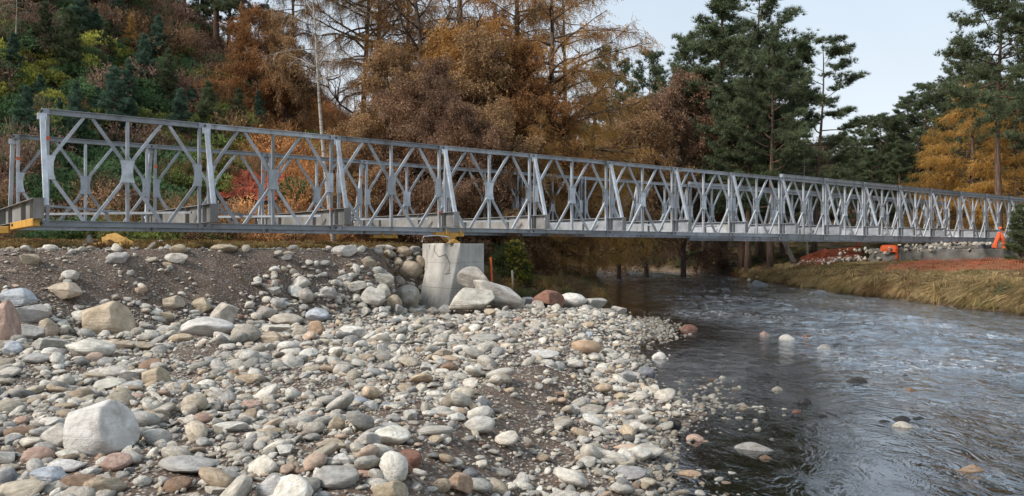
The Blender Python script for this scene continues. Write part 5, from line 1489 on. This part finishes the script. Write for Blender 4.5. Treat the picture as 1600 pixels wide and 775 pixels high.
# single bushes right of the pier
def bush(name, px, bot, top, D, wpx, leaf, label, seed, flower=None):
    x = (px - 800) / FPX * D; z = land1(x, D)
    H = CAM_Z + (387.5 - top) / FPX * D - z; W = wpx / FPX * D
    rr = np.random.default_rng(seed); n = 900
    d = rr.normal(size=(n, 3)); d[:, 2] = np.abs(d[:, 2]); d /= np.linalg.norm(d, axis=1, keepdims=True)
    lump = 0.8 + 0.35 * (fbm(d[:, 0] * 2.2 + seed, d[:, 1] * 2.2 + d[:, 2], seed) - 0.3)
    pos = d * (rr.random(n) ** 0.3 * lump)[:, None] * np.array([W / 2, W / 2, H])
    e = empty(name, (x, D, z), 0, label, 'bush')
    st = MB()
    for k in range(7):
        a = rr.uniform(0, 6.28); st.tube([(0, 0, -0.1), (0.15 * W * math.cos(a), 0.15 * W * math.sin(a), 0.35 * H), (0.35 * W * math.cos(a), 0.35 * W * math.sin(a), 0.75 * H)], [0.03, 0.02, 0.008], 5)
    st.build('stem', M['twig'], e)
    link('foliage', tri_mesh('foliage', place(NEED, pos, d + np.array([0, 0, 0.4]), 0.17 * rr.uniform(0.7, 1.3, n), rr), M[leaf]), e)
    if flower is not None:
        k = (d @ np.array(flower) > 0.55) & (rr.random(n) < 0.8)
        link('blossom', tri_mesh('blossom', place(NEED, pos[k] * 1.06, d[k] + np.array([0, 0, 0.4]), 0.10 * np.ones(k.sum()), rr), M['gorse_flower']), e)
    return e
bush('gorse_bush', 795, 436, 368, 25.5, 78, 'gorse_leaf', 'rounded dark gorse bush with yellow flowers on its right side', 3, (0.75, -0.35, 0.6))
bush('shrub', 770, 440, 372, 27.5, 70, 'gorse_leaf', 'dark green bush behind the orange marker post', 5)
bush('shrub', 850, 430, 372, 29, 62, 'birch_leaf', 'russet twiggy shrub right of the gorse bush', 6)
bush('shrub', 1585, 488, 446, 25.3, 56, 'pine_leaf', 'dark green low shrub on the edge of the grassy bank at right', 8)
o = tree('birch_bare', 'leaning_tree', (868 - 800) / FPX * 33, 33, 5.0, 'bare grey branch leaning over the river beyond the bushes', width=0.6, lean=(0.0, 0.7), rz=0)
bush('shrub', 1085, 402, 384, 66, 70, 'gorse_leaf', 'green juniper like bush under the trees across the river', 11)
bush('shrub', 1035, 404, 386, 72, 60, 'gorse_leaf', 'low green bush at the bend across the river', 12)

# ------------------------------------------------------------------ dry grass
def tuft(seed, n, L, spread, w):
    rr = np.random.default_rng(seed); T = []
    for i in range(n):
        a = rr.uniform(0, 6.28); o = np.array([math.cos(a), math.sin(a), 0]); sd = np.array([-o[1], o[0], 0]) * w
        b = o * rr.uniform(0, 0.12); l = L * rr.uniform(0.6, 1.15); k = spread * rr.uniform(0.5, 1.3)
        m = b + o * k * 0.35 * l + np.array([0, 0, 0.62 * l]); e = b + o * k * l + np.array([0, 0, (0.78 - 0.45 * k) * l])
        T += [[b - sd, b + sd, m + sd], [b - sd, m + sd, m - sd], [m - sd, m + sd, e]]
    return tri_mesh('tuft', np.array(T).reshape(-1, 3), M['under'])
TUFTS = [tuft(1, 46, 0.5, 0.5, 0.010), tuft(2, 46, 0.55, 0.9, 0.010), tuft(3, 60, 0.6, 1.15, 0.010)]
n = 26000
hx, hy = 15.0 + 20 * r.random(n) ** 1.5, r.uniform(20, 56, n)
hx[: n // 5] = r.uniform(-20, -1, n // 5); hy[: n // 5] = r.uniform(14, 28, n // 5)
dr_ = poly_dist(hx, hy, RIGHT); t_, s_ = ts(hx, hy); wet_ = in_poly(hx, hy, RIVER); rt = hx > 10
ok = (~wet_) & np.where(rt, (dr_ > 0.05) & (r.random(n) < 0.35 + 0.65 * smooth(0.3, 0.55, fbm(hx * 0.8, hy * 0.8, 4))) & (hy < 44 + 12 * r.random(n)), (s_ > 0.8) & (t_ < 10.6) & (~in_poly(hx, hy, HILL)) & (r.random(n) < smooth(0.5, 2.6, s_)))
netx, nety = hx - 16.8, hy - 36.5; nd = 2.6 * 6.6 + 8.5 * 5.4
nu_, nv_ = (netx * 6.6 - nety * 5.4) / nd, (netx * 8.5 + nety * 2.6) / nd
ok &= ~(rt & (nu_ > -0.02) & (nu_ < 1.05) & (nv_ > 0.0) & (nv_ < 1.05) & (r.random(n) < 0.93))
ok &= ~(rt & (np.abs(t_ - 43) < 1.0) & (s_ > -1.6) & (s_ < 7))
hx, hy, dr_, rt = hx[ok], hy[ok], dr_[ok], rt[ok]; n = len(hx)
edge = np.exp(-dr_ / 1.6) * rt
rusty = fbm(hx * 0.45 + 9, hy * 0.45, 91)
sc_ = np.where(rt, 0.26 + 0.55 * edge, 0.38) * r.uniform(0.75, 1.35, n)
g = r.random((n, 1)); tint = np.array([0.25, 0.185, 0.10]) * (1 - g) + np.array([0.44, 0.345, 0.20]) * g
mg = fbm(hx * 0.5, hy * 0.5, 44)[:, None]
tint = np.where(mg < 0.40, np.array([0.23, 0.19, 0.085]), tint)
tint = np.where((rusty > 0.54)[:, None] & (r.random((n, 1)) < 0.6), np.array([0.22, 0.125, 0.07]), tint)
tint = np.where(rt[:, None], tint, tint * np.array([0.72, 0.66, 0.52]))
scatter('dry_grass', np.column_stack([hx, hy, land(hx, hy) - 0.02]), np.column_stack([r.normal(0, 0.15, n), r.normal(0, 0.15, n), r.uniform(0, 6.28, n)]),
        np.column_stack([sc_ * 1.1, sc_ * 1.1, sc_]), np.where(edge > 0.35, 2, r.integers(0, 2, n)), tint, TUFTS)
# big overhanging tussocks along the lip of the bank
HAY = [tuft(11 + i, 150, 0.75, (0.8, 1.1, 1.3)[i], 0.008) for i in range(3)]
n = 420
hy = 20 + 30 * r.random(n) ** 1.3; hx = np.interp(hy, [q[1] for q in RIGHT[:8]], [q[0] for q in RIGHT[:8]]) + 0.15 + 1.1 * r.random(n) ** 1.6
tint = np.array([0.30, 0.22, 0.12]) * r.uniform(0.55, 1.45, (n, 1)) * np.array([1, 1, 0.95])
sc_ = r.uniform(0.55, 1.25, n)
scatter('bank_tussocks', np.column_stack([hx, hy, land(hx, hy) - 0.03]), np.column_stack([r.normal(0, 0.2, n), r.normal(0, 0.2, n) - 0.15, r.uniform(0, 6.28, n)]), np.column_stack([sc_, sc_, sc_ * r.uniform(0.7, 1.1, n)]), r.integers(0, 3, n), tint, HAY)
# broken pale rock heaped by the far abutment
n = 420
c = at_bridge(42.2, 8.2); qx = c.x + r.normal(0, 1.5, n) - 0.4; qy = c.y + r.normal(0, 0.8, n)
sz_ = r.uniform(0.05, 0.15, n); tint = pal[r.choice(4, n)] * r.uniform(0.8, 1.05, (n, 1))
scatter('broken_rock', np.column_stack([qx, qy, land(qx, qy) + 0.05 + 0.25 * r.random(n)]), r.uniform(0, 6.28, (n, 3)), np.column_stack([sz_, sz_ * 0.8, sz_ * 0.6]), r.integers(0, 8, n), tint, GPROTO)
c = at_bridge(44.0, 1.5); qx = c.x + r.normal(0, 2.2, n); qy = c.y + r.normal(0, 1.2, n) + 1.5
scatter('broken_rock', np.column_stack([qx, qy, land(qx, qy) + 0.55 + 0.30 * r.random(n)]), r.uniform(0, 6.28, (n, 3)), np.column_stack([sz_, sz_ * 0.8, sz_ * 0.6]), r.integers(0, 8, n), tint, GPROTO)
